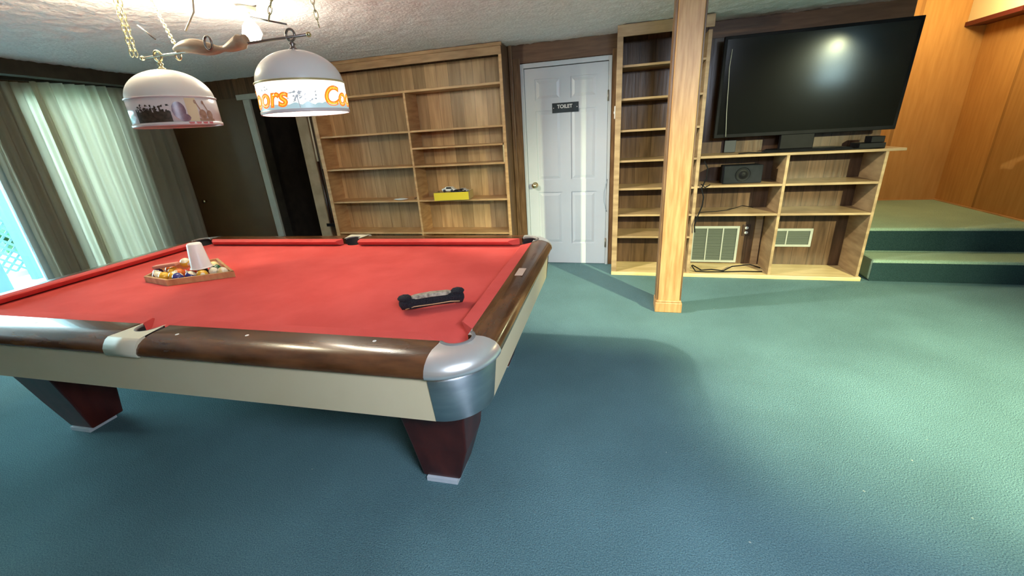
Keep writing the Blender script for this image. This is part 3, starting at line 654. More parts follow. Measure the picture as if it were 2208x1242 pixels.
dk = MB(); 
for i in range(28): dk.box(-9.2 + i * .15, -9.2 + i * .15 + .143, -9, 4.5, -.06, -.01)
dk.box(-9.2, -4.88, -9, 4.5, -.12, -.06)
tag(dk.build('deck', MT['deck']), 'pale wooden deck outside the glass door', 'deck')
LX = -6.6
ra = thing('deck_railing', (LX, -1.5, 0), 'deck railing with diagonal lattice outside the glass door', 'railing')
q = MB(); q.box(-.06, .06, -3.5, 5.5, .93, .985); q.build('top_rail', MT['frame_alu'], ra, .004)
q = MB(); q.box(-.03, .03, -3.5, 5.5, .05, .12); q.build('bottom_rail', MT['frame_alu'], ra, .004)
q = MB(); sl = .105
n_ = int(9 / sl)
for i in range(-9, n_ + 9):
    y_ = -3.5 + i * sl
    for sgn, dx in ((1, -.006), (-1, .006)):
        ya_, yb_ = y_, y_ + sgn * .81
        w_ = .019
        q.hexa([(dx - .004, ya_ - w_, .12), (dx + .004, ya_ - w_, .12), (dx + .004, ya_ + w_, .12), (dx - .004, ya_ + w_, .12)], [(dx - .004, yb_ - w_, .93), (dx + .004, yb_ - w_, .93), (dx + .004, yb_ + w_, .93), (dx - .004, yb_ + w_, .93)])
q.build('lattice_panel', MT['lattice'], ra)
for y_ in (-1.10, 1.9):
    q = MB(); q.box(LX + .06, LX + .16, y_ - .05, y_ + .05, -.01, 3.0)
    tag(q.build('porch_post', MT['out_post']), 'grey-blue porch post rising in front of the deck lattice' if y_ < 0 else 'porch post further along the deck railing', 'post')
q = MB()
tag(bx(-6.3, -6.05, -1.75, -1.55, -.01, .42).build('planter_box', MT['out_post'], None, .01), 'grey box standing on the deck by the lattice', 'planter')
# hedge beyond
rnd = random.Random(3)
for i in range(5):
    q = MB()
    for k_ in range(40):
        q.sphere((-10.5 + rnd.uniform(-.5, .5), -6 + i * 3.4 + rnd.uniform(-1.15, 1.15), rnd.uniform(-.3, .75)), rnd.uniform(.2, .4), n=8)
    tag(q.build('shrub', MT['leaves']), 'green shrub growing beyond the deck lattice', 'shrub', 'shrubs beyond the deck')
gq = MB(); gq.box(-30, -4.9, -25, 25, -1.1, -1.0); o = gq.build('ground_outside', MT['leaves']); o['kind'] = 'structure'

# ================================================================== POOL TABLE
TC = Vector((-.8117, -2.7418, 0)); TH = .0287
pt = thing('pool_table', TC, 'long pool table with red felt, walnut rails and cream sides', 'pool table', rz=TH)
def P(mb, name, m, bevel=0, label=None, parent=None):
    o = mb.build(name, m, parent or pt, bevel)
    if label: o['label'] = label
    return o
HX, HY = 1.27, .635
# bed with pocket bites
def arc(cx, cy, r_, a0, a1, n=12): return [(cx + r_ * math.cos(a0 + (a1 - a0) * i / n), cy + r_ * math.sin(a0 + (a1 - a0) * i / n)) for i in range(n + 1)]
ex, ey = 1.335, .70
loop = []
pr = .056
PCX, PCY = 1.30, .668
BX_, BYY = 1.325, .695
def corner(sx, sy):
    # bite bulging toward the table centre
    a = math.atan2(-sy, -sx)
    pts_ = arc(sx * BX_, sy * BYY, pr, a + 1.35, a - 1.35, 12)
    return pts_
# go counter-clockwise from the lower left corner
ll = corner(-1, -1); lr = corner(1, -1); ur = corner(1, 1); ul = corner(-1, 1)
bs = arc(0, -.735, pr, PI - .25, .25, 12); ts = arc(0, .735, pr, -.25, -PI + .25, 12)
loop = ll + bs + lr + ur + ts + ul
# order corners so the loop runs ccw
def fixcorner(c_, first_is):
    return c_ if first_is(c_) else list(reversed(c_))
ll = fixcorner(ll, lambda c_: c_[0][1] > c_[-1][1]); lr = fixcorner(lr, lambda c_: c_[0][0] < c_[-1][0])
ur = fixcorner(ur, lambda c_: c_[0][1] < c_[-1][1]); ul = fixcorner(ul, lambda c_: c_[0][0] > c_[-1][0])
loop = ll + bs + lr + ur + ts + ul
q = MB(); q.prism(loop, 'z', .725, .757); P(q, 'bed_cloth', MT['felt'], label='red felt playing surface')
# cushions (6)
def cush(a, b_, sx=None, sy=None, along='x', ca=.0, cb_=.0):
    q_ = MB()
    prof = [(.700, .80), (.645, .7995), (.635, .794), (.640, .786), (.662, .765), (.700, .758)] if along == 'x' else [(1.335, .80), (1.280, .7995), (1.27, .794), (1.275, .786), (1.297, .765), (1.335, .758)]
    base = prof[0][0]
    r0, r1 = [], []
    for (d_, z_) in prof:
        k_ = (base - d_) / .065
        a_ = a + ca * k_; bb_ = b_ + cb_ * k_
        if along == 'x': r0.append((a_, sy * d_, z_)); r1.append((bb_, sy * d_, z_))
        else: r0.append((sx * d_, a_, z_)); r1.append((sx * d_, bb_, z_))
    q_.rings([r0, r1], sm=False); P(q_, 'cushion', MT['felt'], .002)
for sy in (1, -1):
    cush(-1.235, -.068, sy=sy, ca=.065, cb_=-.02); cush(.068, 1.235, sy=sy, ca=.02, cb_=-.065)
for sx in (1, -1):
    cush(-.60, .60, sx=sx, along='y', ca=.065, cb_=-.065)
# wood rails
def rail_prof(inner, outer):
    w_ = outer - inner
    return [(inner, .735), (inner, .80), (outer - .085, .801), (outer - .060, .799), (outer - .038, .793), (outer - .018, .782), (outer - .006, .768), (outer, .752), (outer - .002, .742), (outer - .012, .735)]
def rail(a, b_, s_, along):
    inner, outer = (.700, .85) if along == 'x' else (1.335, 1.45)
    pr_ = rail_prof(inner, outer); q_ = MB()
    if along == 'x': q_.rings([[(a, s_ * d_, z_) for d_, z_ in pr_], [(b_, s_ * d_, z_) for d_, z_ in pr_]], sm=False); m_ = MT['rail_wood']
    else: q_.rings([[(s_ * d_, a, z_) for d_, z_ in pr_], [(s_ * d_, b_, z_) for d_, z_ in pr_]], sm=False); m_ = MT['rail_wood_y']
    o = P(q_, 'rail', m_)
    for p_ in o.data.polygons:
        if len(p_.vertices) == 4: p_.use_smooth = True
    try: o.data.set_sharp_from_angle(angle=math.radians(40))
    except Exception: pass
    return o
CX, CY = 1.25, .65
for s_ in (1, -1):
    rail(-CX, -.080, s_, 'x'); rail(.080, CX, s_, 'x'); rail(-CY, CY, s_, 'y')
# side castings
for s_ in (1, -1):
    pr_ = rail_prof(.70, .852); q_ = MB()
    def xw(d_):   # flare: narrow at the cloth, wide outside
        return .062 + (.080 - .062) * min(1, max(0, (d_ - .70) / .10))
    # top plate with pocket notch: split in strips
    strips = []
    for side in (1, -1):
        ring_in, ring_out = [], []
        for i in range(11):
            a_ = (PI / 2) * i / 10
            ring_in.append((side * .050 * math.cos(a_), s_ * (.712 + .055 * math.sin(a_)), .802))
        tops = [(side * (.060 + .020 * i / 6), s_ * (.70 + .12 * i / 6), .802) for i in range(7)] + [(side * .080 * (1 - i / 4), s_ * .82, .802) for i in range(1, 5)]
        q_.rings([ring_in, tops], closed=False, caps=False, sm=False)
    prr = [(.82, .802), (.833, .795), (.845, .780), (.8525, .765), (.8535, .750), (.850, .736), (.835, .732)]
    q_.rings([[(-.080, s_ * d_, z_) for d_, z_ in prr], [(.080, s_ * d_, z_) for d_, z_ in prr]], closed=False, caps=False)
    for side in (1, -1):
        q_.quad([(side * .080, s_ * d_, z_) for d_, z_ in prr] + [(side * .080, s_ * .80, .735), (side * .080, s_ * .80, .802)])
    P(q_, 'side_pocket_casting', MT['cream_cast'])
    q_ = MB(); q_.tube([(.052 * math.cos(PI * i / 14), s_ * (.712 + .056 * math.sin(PI * i / 14)), .797) for i in range(15)], .006, 8); P(q_, 'pocket_rim', MT['rubber'])
    q_ = MB(); wl_ = [[(k2 * math.cos(PI * i / 16), s_ * (.704 + (k2 + .004) * math.sin(PI * i / 16)), z_) for i in range(17)] for k2, z_ in ((.054, .7985), (.054, .70), (.001, .70))]
    q_.rings(wl_, closed=False, caps=False); P(q_, 'pocket_liner', MT['pocket'])
    q_ = MB(); q_.lathe([(.052, .745), (.052, .70), (.001, .69)], (0, s_ * .712, 0), 24); P(q_, 'pocket', MT['pocket'])
# corner castings, skirts, pockets
for sx in (1, -1):
    for sy in (1, -1):
        N = 20; rows = []
        PR = .062
        prof = [(.115, .802), (.14, .800), (.162, .794), (.182, .783), (.194, .769), (.201, .752), (.199, .740), (.188, .733)]
        pc = (PCX, PCY)
        inner = []
        for i in range(N + 1):
            t_ = (PI / 2) * i / N
            a2 = -PI / 4 + (i / N) * PI
            inner.append((pc[0] + PR * math.cos(a2), pc[1] + PR * math.sin(a2), .802))
        low = [(x_, y_, .765) for x_, y_, z_ in inner]
        rings_ = [inner]
        for r_, z_ in prof:
            rings_.append([(CX + r_ * math.cos((PI / 2) * i / N), CY + r_ * math.sin((PI / 2) * i / N), z_) for i in range(N + 1)])
        q_ = MB(); q_.rings(rings_, closed=False, caps=False)
        # wings reaching back along the rails
        q_.quad([(1.335, CY, .802), (CX + .115, CY, .802), inner[0], (1.335, .60, .802)])
        q_.xf(Matrix.Diagonal((sx, sy, 1, 1)))
        P(q_, 'corner_casting', MT['casting'])
        q_ = MB(); wl_ = [[(sx * (pc[0] + k2 * math.cos(-PI / 4 + PI * i / 18)), sy * (pc[1] + k2 * math.sin(-PI / 4 + PI * i / 18)), z_) for i in range(19)] for k2, z_ in ((PR + .001, .799), (PR + .001, .70), (.001, .70))]
        q_.rings(wl_, closed=False, caps=False); P(q_, 'pocket_liner', MT['pocket'])
        q_ = MB(); rr_ = []
        for r_, z_ in ((.170, .735), (.180, .732), (.181, .72), (.160, .553), (.154, .547), (.12, .547)):
            rr_.append([(CX + r_ * math.cos((PI / 2) * i / N), CY + r_ * math.sin((PI / 2) * i / N), z_) for i in range(N + 1)])
        q_.rings(rr_, closed=False, caps=False); q_.xf(Matrix.Diagonal((sx, sy, 1, 1)))
        P(q_, 'corner_skirt', MT['chrome'], label='curved chrome corner skirt')
        q_ = MB(); q_.tube([(sx * (pc[0] + (PR - .003) * math.cos(-PI / 4 + PI * i / 16)), sy * (pc[1] + (PR - .003) * math.sin(-PI / 4 + PI * i / 16)), .799) for i in range(17)], .008, 8); P(q_, 'pocket_rim', MT['rubber'])
        q_ = MB(); q_.lathe([(PR - .002, .745), (PR - .002, .70), (.001, .69)], (sx * pc[0], sy * pc[1], 0), 24); P(q_, 'pocket', MT['pocket'])
# aprons
for s_ in (1, -1):
    q_ = MB(); pr_ = [(.828, .735), (.808, .550), (.78, .550), (.78, .735)]
    q_.rings([[(-CX, s_ * d_, z_) for d_, z_ in pr_], [(CX, s_ * d_, z_) for d_, z_ in pr_]], sm=False); P(q_, 'apron', MT['apron'])
    q_ = MB(); pr_ = [(1.428, .735), (1.408, .550), (1.38, .550), (1.38, .735)]
    q_.rings([[(s_ * d_, -CY, z_) for d_, z_ in pr_], [(s_ * d_, CY, z_) for d_, z_ in pr_]], sm=False); P(q_, 'apron', MT['apron'])
q_ = MB(); q_.box(-1.30, 1.30, -.70, .70, .50, .69); P(q_, 'under_frame', MT['pocket'])
# legs
for sx in (1, -1):
    for sy in (1, -1):
        q_ = MB()
        def R4(x0_, x1_, y0_, y1_, z_): return [(x0_, y0_, z_), (x1_, y0_, z_), (x1_, y1_, z_), (x0_, y1_, z_)]
        rg = [R4(1.01, 1.185, -.55, -.39, .022), R4(1.0, 1.245, -.585, -.37, .21), R4(.985, 1.29, -.66, -.35, .55)]
        q_.rings(rg, sm=False); q_.xf(Matrix.Diagonal((sx, -sy, 1, 1))); P(q_, 'leg', MT['leg'], .008)
        q_ = MB(); q_.box(1.03, 1.175, -.56, -.42, 0, .022); q_.xf(Matrix.Diagonal((sx, -sy, 1, 1))); P(q_, 'foot_pad', MT['tape'], label='white foot pad')
# nameplate on the right rail
q_ = MB(); q_.box(1.362, 1.40, -.025, .085, .801, .8022); P(q_, 'nameplate', MT['label'], label='pale metal nameplate')
for (x_, y_) in ((.50, -.745), (1.02, -.73), (-.6, -.75), (.2, -.77)):
    q_ = MB(); q_.lathe([(.001, .0008), (.006, .0005), (.007, 0)], (x_, y_, .8012), 12); P(q_, 'rail_sight', MT['white'])

def on_table(x, y, z=0):   # world point on the bed
    return (x, y, .757 + z)
# rack
RK = [(-1.63, -2.90), (-1.40, -2.945), (-1.115, -2.765), (-1.50, -2.53), (-1.72, -2.72)]
ra_ = thing('ball_rack', (-1.42, -2.78, .758), 'shallow wooden ball rack lying on the red felt', 'rack')
for i in range(5):
    a_, b_ = Vector(RK[i]), Vector(RK[(i + 1) % 5]); c_ = Vector((-1.42, -2.78))
    d_ = (b_ - a_).normalized(); n_2 = Vector((d_.y, -d_.x)); n_2 = n_2 if n_2.dot(c_ - a_) > 0 else -n_2
    q_ = MB(); A, B = a_ - c_, b_ - c_
    A2, B2 = A + n_2 * .014 + d_ * .008, B + n_2 * .014 - d_ * .008
    q_.hexa([(A.x, A.y, 0), (B.x, B.y, 0), (B2.x, B2.y, 0), (A2.x, A2.y, 0)], [(A.x, A.y, .034), (B.x, B.y, .034), (B2.x, B2.y, .034), (A2.x, A2.y, .034)])
    q_.build('rack_side', MT['rack'], ra_)
# balls
def ball_mats(colr, stripe):
    m_ = bpy.data.materials.new('ball_paint'); m_.use_nodes = True; nt = m_.node_tree; b_ = nt.nodes['Principled BSDF']; b_.inputs['Roughness'].default_value = .12; b_.inputs['Coat Weight'].default_value = .3
    tc = nt.nodes.new('ShaderNodeTexCoord'); sx_ = nt.nodes.new('ShaderNodeSeparateXYZ'); nt.links.new(tc.outputs['Object'], sx_.inputs[0])
    ab = nt.nodes.new('ShaderNodeMath'); ab.operation = 'ABSOLUTE'; nt.links.new(sx_.outputs[2], ab.inputs[0])
    gt = nt.nodes.new('ShaderNodeMath'); gt.operation = 'GREATER_THAN'; gt.inputs[1].default_value = .0165 if stripe else 1; nt.links.new(ab.outputs[0], gt.inputs[0])
    ln = nt.nodes.new('ShaderNodeVectorMath'); ln.operation = 'LENGTH'; cmb = nt.nodes.new('ShaderNodeCombineXYZ'); nt.links.new(sx_.outputs[1], cmb.inputs[0]); nt.links.new(sx_.outputs[2], cmb.inputs[1]); nt.links.new(cmb.outputs[0], ln.inputs[0])
    lt = nt.nodes.new('ShaderNodeMath'); lt.operation = 'LESS_THAN'; lt.inputs[1].default_value = .011; nt.links.new(ln.outputs['Value'], lt.inputs[0])
    mx_ = nt.nodes.new('ShaderNodeMath'); mx_.operation = 'MAXIMUM'; nt.links.new(gt.outputs[0], mx_.inputs[0]); nt.links.new(lt.outputs[0], mx_.inputs[1])
    mix = nt.nodes.new('ShaderNodeMix'); mix.data_type = 'RGBA'; nt.links.new(mx_.outputs[0], mix.inputs[0]); mix.inputs[6].default_value = colr; mix.inputs[7].default_value = (.78, .70, .50, 1)
    nt.links.new(mix.outputs[2], b_.inputs['Base Color'])
    return m_
cols = {'purple': (.03, .012, .05, 1), 'yellow': (.75, .42, .04, 1), 'blue': (.05, .05, .22, 1), 'orange': (.65, .16, .03, 1), 'maroon': (.16, .02, .02, 1), 'red': (.55, .06, .03, 1), 'green': (.02, .10, .05, 1), 'black': (.01, .01, .012, 1), 'cream': (.75, .60, .27, 1)}
BRr = .0286
blist = [(-1.632, -2.835, 0, 'purple', 0, 'dark purple ball in the left corner of the rack'),
 (-1.565, -2.875, 0, 'maroon', 1, 'maroon striped ball beside the dark purple ball'),
 (-1.500, -2.888, 0, 'yellow', 0, 'plain yellow ball at the front left of the rack'),
 (-1.440, -2.868, 0, 'yellow', 1, 'yellow striped ball left of the front blue ball'),
 (-1.392, -2.888, 0, 'blue', 0, 'blue ball at the rack front corner'),
 (-1.335, -2.845, 0, 'blue', 1, 'blue striped ball just left under the white cup'),
 (-1.282, -2.812, 0, 'yellow', 0, 'golden yellow ball right below the white cup'),
 (-1.228, -2.772, 0, 'purple', 1, 'purple striped ball right of the golden yellow ball'),
 (-1.178, -2.757, 0, 'cream', 1, 'cream ball in the right corner of the rack'),
 (-1.47, -2.815, 0, 'orange', 0, 'orange ball in the middle left of the rack'),
 (-1.41, -2.79, 0, 'red', 0, 'red ball behind the front blue ball'),
 (-1.54, -2.795, 0, 'yellow', 0, 'yellow ball behind the plain yellow front ball'),
 (-1.60, -2.765, 0, 'orange', 1, 'orange striped ball behind the dark purple ball'),
 (-1.35, -2.765, 0, 'black', 0, 'black ball behind the white cup'),
 (-1.29, -2.73, 0, 'green', 1, 'green striped ball right behind the white cup'),
 (-1.38, -2.665, 0, 'cream', 0, 'cream ball at the back right of the rack')]
def relax(ps, poly, r, it=400):
    ps = [Vector(p_) for p_ in ps]; c0 = sum((Vector(p_) for p_ in poly), Vector((0, 0))) / len(poly)
    for _ in range(it):
        for i in range(len(ps)):
            for j in range(i):
                d_ = ps[i] - ps[j]; L_ = d_.length
                if L_ < 2 * r + .001: d_ = d_.normalized() * (2 * r + .001 - L_) / 2; ps[i] += d_; ps[j] -= d_
        for i in range(len(ps)):
            for k_ in range(len(poly)):
                a_, b_ = Vector(poly[k_]), Vector(poly[(k_ + 1) % len(poly)]); e_ = (b_ - a_).normalized(); n_ = Vector((e_.y, -e_.x))
                if n_.dot(c0 - a_) < 0: n_ = -n_
                q0 = n_.dot(ps[i] - a_)
                if q0 < r + .0165: ps[i] += n_ * (r + .0165 - q0)
    return ps
RP = relax([(b0[0], b0[1]) for b0 in blist], RK, BRr)
blist = [(RP[i].x, RP[i].y) + tuple(b0[2:]) for i, b0 in enumerate(blist)]
proto = MB(); proto.sphere((0, 0, 0), BRr, n=24)
pb_ = None
mcache = {}
for i, (x_, y_, dz, c_, s_, lb) in enumerate(blist):
    key = (c_, s_)
    if key not in mcache: mcache[key] = ball_mats(cols[c_], s_)
    o = proto.build('billiard_ball', mcache[key], None) if pb_ is None else pb_.copy()
    if pb_ is None: pb_ = o
    else: o.data = pb_.data.copy(); o.data.materials[0] = mcache[key]; COL.objects.link(o)
    o.location = (x_, y_, .758 + BRr + dz); o.rotation_euler = (random.uniform(-1, 1), random.uniform(-1, 1), random.uniform(-2.5, -.5))
    tag(o, lb, 'billiard ball', 'billiard balls in the rack')
# yellow ball and pink chalk strip lying on top of the others
o = pb_.copy(); o.data = pb_.data.copy(); o.data.materials[0] = mcache[('yellow', 1)]; COL.objects.link(o); o.location = (-1.475, -2.755, .758 + BRr + .047); o.rotation_euler = (.4, .3, 0)
tag(o, 'yellow and cream ball resting on top of the others left of the cup', 'billiard ball', 'billiard balls in the rack')
q_ = MB(); q_.box(-.075, .07, -.018, .018, 0, .02); q_.xf(Matrix.Translation((-1.57, -2.80, .818)) @ Matrix.Rotation(.25, 4, 'Z') @ Matrix.Rotation(-.10, 4, 'Y'))
tag(q_.build('chalk_strip', MT['pink'], None, .005), 'pinkish bar lying on the balls left of the cup', 'chalk')
# cup upside-down
cu = thing('plastic_cup', (-1.318, -2.788, .8165), 'white plastic cup standing upside down on the balls', 'cup')
q_ = MB(); q_.lathe([(.046, 0), (.0475, .004), (.046, .008), (.033, .125), (.029, .131), (.001, .131)], n=32); q_.build('cup_body', MT['cup'], cu)
q_ = MB(); q_.tube([(.0475 * math.cos(2 * PI * i / 32), .0475 * math.sin(2 * PI * i / 32), .003) for i in range(32)], .003, 8, closed=True); q_.build('rim', MT['cup'], cu)
cu.scale = (1.10, 1.10, 1.12)
# table brush
br = thing('table_brush', (.262, -3.045, .758), 'black bristled pool table brush lying near the corner pocket', 'brush')
def brush_profile(x, scale_w=1, scale_h=1):
    return x
q_ = MB(); rg = []
xs_ = [-.145, -.135, -.118, -.098, -.08, 0, .08, .098, .118, .135, .145]
ws_ = [.008, .020, .027, .027, .021, .019, .021, .027, .027, .020, .008]
for x_, w_ in zip(xs_, ws_):
    rg.append([(x_, w_ * 1.0 * math.cos(2 * PI * k_ / 12), .026 + .02 * math.sin(2 * PI * k_ / 12) * (w_ / .024 if w_ < .012 else 1)) for k_ in range(12)])
q_.rings(rg); 
for i in range(len(q_.v)):
    v_ = Vector(q_.v[i]); n3 = noise.noise(v_ * 160) * .0035; q_.v[i] = (v_.x, v_.y + n3, max(.001, v_.z + n3))
tag(q_.build('bristles', MT['bristle'], br), 'black bristles')
q_ = MB(); rg = []
for x_, w_, h_ in ((-.088, .008, .046), (-.07, .013, .048), (0, .015, .050), (.07, .013, .048), (.088, .008, .046)):
    rg.append([(x_, -w_, h_ - .008), (x_, w_, h_ - .008), (x_, w_ * .8, h_ + .004), (x_, -w_ * .8, h_ + .004)])
q_.rings(rg, sm=False); tag(q_.build('handle', MT['brush_wood'], br, .002), 'worn pale grey handle')
q_ = MB()
for s_ in (-1, 1):
    rr_ = []
    for x_, w_ in ((s_ * .148, .004), (s_ * .14, .017), (s_ * .12, .024), (s_ * .10, .021), (s_ * .088, .008)):
        rr_.append([(x_, w_ * math.cos(2 * PI * k_ / 12), .046 + .45 * w_ * math.sin(2 * PI * k_ / 12)) for k_ in range(12)])
    q_ = MB(); q_.rings(rr_); q_.build('bristle_cap', MT['bristle'], br)
q_ = MB(); q_.tube([(-.12, -.0265, .016), (-.08, -.0215, .020), (0, -.019, .018), (.08, -.0215, .020), (.12, -.0265, .018)], .0018, 6); q_.build('wire_edge', MT['case_wood'], br)
br.rotation_euler = (0, 0, .50); br.scale = (.96, 1.25, 1.3)

# ================================================================== LAMPS
LR = .184
def pendant(loc, lit, label):
    """loc = centre of the rim plane"""
    t_ = thing('pendant_lamp', loc, label, 'pendant lamp', 'bar lamps above the pool table')
    q_ = MB(); prof = []
    for i in range(17):
        a_ = (PI / 2) * i / 16
        prof.append((LR * .985 * math.cos(a_) + (.012 if False else 0), .125 + .135 * math.sin(a_) ** 1.0))
    prof = [(max(r_, .012), z_) for r_, z_ in prof] + [(.012, .265)]
    inner = [(r_ - .003 if r_ > .02 else .009, z_ - .003) for r_, z_ in reversed(prof[:-1])]
    q_.lathe(prof + inner, n=56)
    q_.build('dome', MT['shade'], t_)
    q_ = MB(); q_.lathe([(LR, .012), (LR, .125), (LR - .003, .125), (LR - .003, .012), (LR, .012)], n=56)
    q_.build('printed_band', MT['lit_band'] if lit else MT['band'], t_)
    q_ = MB(); q_.tube([(LR * math.cos(2 * PI * i / 48), LR * math.sin(2 * PI * i / 48), .126) for i in range(48)], .0042, 8, closed=True); q_.build('upper_rim', MT['gold_rim'] if lit else MT['rim_white'], t_)
    q_ = MB(); q_.lathe([(LR + .003, 0), (LR + .004, .006), (LR + .003, .014), (LR - .002, .014), (LR - .004, .002), (LR + .003, 0)], n=56); q_.build('lower_rim', MT['rim_white'], t_)
    q_ = MB(); q_.lathe([(LR - .004, .014), (LR * .9, .10), (LR * .6, .18), (LR * .2, .23), (.005, .235)], n=40)
    q_.build('inner_reflector', MT['lit_band'] if lit else MT['in_white'], t_)
    # finial and hook
    q_ = MB(); q_.lathe([(.012, .258), (.020, .262), (.012, .268), (.007, .276), (.014, .284), (.006, .292), (.005, .30)], n=16); q_.build('finial', MT['chain'] if not lit else MT['rod'], t_)
    q_ = MB(); q_.tube([(.022 * math.cos(2 * PI * i / 24), 0, .318 + .022 * math.sin(2 * PI * i / 24)) for i in range(24)], .0055, 8, closed=True); q_.build('hook', MT['chain'] if not lit else MT['rod'], t_)
    return t_
L1 = pendant((-1.150, -2.78, 1.573), False, 'unlit bar lamp with dark printed scene, left of the two')
L2 = pendant((-.378, -2.78, 1.581), True, 'lit bar lamp with glowing lettered band, right of the two')
q_ = MB(); q_.sphere((0, 0, .10), .035, n=16); q_.build('bulb', MT['bulb'], L2)
# things printed on the bands: angle measured so that 0 faces the camera
def wrap(mb, ang0, z0, R_):
    """mb drawn in x (across), y (up), z (thickness) -> cylinder"""
    for i, v_ in enumerate(mb.v):
        a_ = ang0 + v_[0] / R_
        rr_ = R_ + v_[2]
        mb.v[i] = (rr_ * math.cos(a_), rr_ * math.sin(a_), z0 + v_[1])
    return mb
def blob(mb, cx, cy, rx, ry, mi=0, n=14, jag=0.0, z=.0006, rot=0):
    pts_ = []
    for k_ in range(n):
        a_ = 2 * PI * k_ / n; rj = 1 + jag * random.uniform(-1, 1)
        x_, y_ = rx * rj * math.cos(a_), ry * rj * math.sin(a_)
        pts_.append((cx + x_ * math.cos(rot) - y_ * math.sin(rot), cy + x_ * math.sin(rot) + y_ * math.cos(rot), z))
    mb.quad(pts_, mi)
def cam_ang(loc): return math.atan2(-4.5467 - loc[1], 1.0481 - loc[0])
RB_ = LR + .0006
def ell(mb, cx, cy, rx, ry, z=.0006, n=12):
    for i in range(n):
        u0, u1 = -1 + 2 * i / n, -1 + 2 * (i + 1) / n
        h0, h1 = ry * math.sqrt(max(0, 1 - u0 * u0)), ry * math.sqrt(max(0, 1 - u1 * u1))
        mb.quad([(cx + rx * u0, cy - h0 - 1e-5, z), (cx + rx * u1, cy - h1 - 1e-5, z), (cx + rx * u1, cy + h1 + 1e-5, z), (cx + rx * u0, cy + h0 + 1e-5, z)])
def strips(mb, x0_, x1_, y0_, y1_, z, n=12):
    for i in range(n):
        a_, b2_ = x0_ + (x1_ - x0_) * i / n, x0_ + (x1_ - x0_) * (i + 1) / n
        mb.quad([(a_, y0_, z), (b2_, y0_, z), (b2_, y1_, z), (a_, y1_, z)])
# left lamp
a0 = cam_ang((-1.15, -2.78))
q_ = MB()
pts_ = [(-.17, .018)] + [(-.17 + .15 * i / 24, .040 + .030 * random.random() * math.sin(PI * (.25 + .7 * i / 24)) + .008) for i in range(25)] + [(-.015, .018)]
b_ = len(q_.v)
for i in range(25):
    xa_, xb_ = -.17 + .15 * i / 25, -.17 + .15 * (i + 1) / 25
    hh = .042 + .044 * abs(noise.noise(Vector((i * .7, 3.1, 0)))) + .010 * random.random()
    q_.quad([(xa_, .016, .0006), (xb_ + .001, .016, .0006), (xb_ + .001, .016 + hh * random.uniform(.85, 1.1), .0006), (xa_, .016 + hh, .0006)])
for i in range(16): blob(q_, -.155 + .13 * random.random(), .070 + .022 * random.random(), .006, .0035, jag=.5, rot=random.random() * 3)
wrap(q_, a0, 0, RB_); q_.build('tree_line_print', MT['ink'], L1, fix=False)
q_ = MB(); ell(q_, .014, .064, .027, .038, n=18); ell(q_, .030, .032, .024, .017, z=.0009)
wrap(q_, a0, 0, RB_); q_.build('oval_print', MT['ink_purple'], L1, fix=False)
q_ = MB(); strips(q_, .046, .092, .016, .118, .0004); 
wrap(q_, a0, 0, RB_); q_.build('cream_print', MT['ink_cream'], L1, fix=False)
q_ = MB()
for cx_, cy_, rr2 in ((.112, .046, .018), (.148, .044, .017)):
    ell(q_, cx_, cy_, rr2, rr2 * 1.25, z=.0009); q_.quad([(cx_ - .010, cy_ + .018, .0007), (cx_ - .004, cy_ + .018, .0007), (cx_ - .020, cy_ + .058, .0007), (cx_ - .026, cy_ + .056, .0007)]); blob(q_, cx_ - .024, cy_ + .056, .006, .009, n=10, z=.0008)
strips(q_, .09, .17, .016, .028, .0006, 16)
wrap(q_, a0, 0, RB_); q_.build('instrument_print', MT['ink_brown'], L1, fix=False)
q_ = MB()
for x_ in (.05, .08, .11, .14): q_.quad([(x_ - .013, .013, .0044), (x_ + .013, .013, .0044), (x_ + .008, .004, .0044), (x_ - .008, .004, .0044)])
wrap(q_, a0, 0, RB_); q_.build('red_scallop_print', MT['ink_red'], L1, fix=False)
# right lamp
a0 = cam_ang((-.378, -2.78))
q_ = MB(); q_.quad([(-.30 + .0, .014, .0003), (-.30, .05, .0003)] * 1 + [(-.29, .05, .0003), (-.29, .014, .0003)])
for i in range(56):
    xa_, xb_ = -.28 + .56 * i / 56, -.28 + .56 * (i + 1) / 56
    q_.quad([(xa_, .014, .0003), (xb_, .014, .0003), (xb_, .034 + .012 * noise.noise(Vector((xb_ * 40, 0, 0))), .0003), (xa_, .034 + .012 * noise.noise(Vector((xa_ * 40, 0, 0))), .0003)])
wrap(q_, a0, 0, RB_); q_.build('meadow_print', MT['blue_ink'], L2, fix=False)
q_ = MB()
for i in range(26): blob(q_, random.uniform(-.075, .055), random.uniform(.040, .078), random.uniform(.003, .009), random.uniform(.002, .004), jag=.4, rot=random.random(), z=.0008)
for i in range(8): blob(q_, random.choice((-.165, .135)) + random.uniform(-.02, .02), random.uniform(.085, .105), .004, .003, jag=.4, z=.0008)
q_.quad([(-.022, .016, .0008), (-.018, .016, .0008), (-.024, .066, .0008), (-.028, .066, .0008)])
wrap(q_, a0, 0, RB_); q_.build('grey_scene_print', MT['ink_grey'], L2, fix=False)
for nm_, off, mm, zz in (('lettering_outline', .0045, 'orange_ink', .0010), ('lettering', -.0022, 'yellow_ink', .0018)):
    for ctr in (.212, -.205):
        tm = text_mesh('Coors', .132, .0002, .28, off * 1.2, 6)
        tm.v = [(v_[0] * .80, v_[1] * .80, v_[2]) for v_ in tm.v]
        tm.v = [(v_[0] + ctr, v_[1] + .058, v_[2] + zz) for v_ in tm.v]
        wrap(tm, a0, 0, RB_); tag(tm.build(nm_, MT[mm], L2, fix=False), 'orange and yellow slanted lettering on the band')

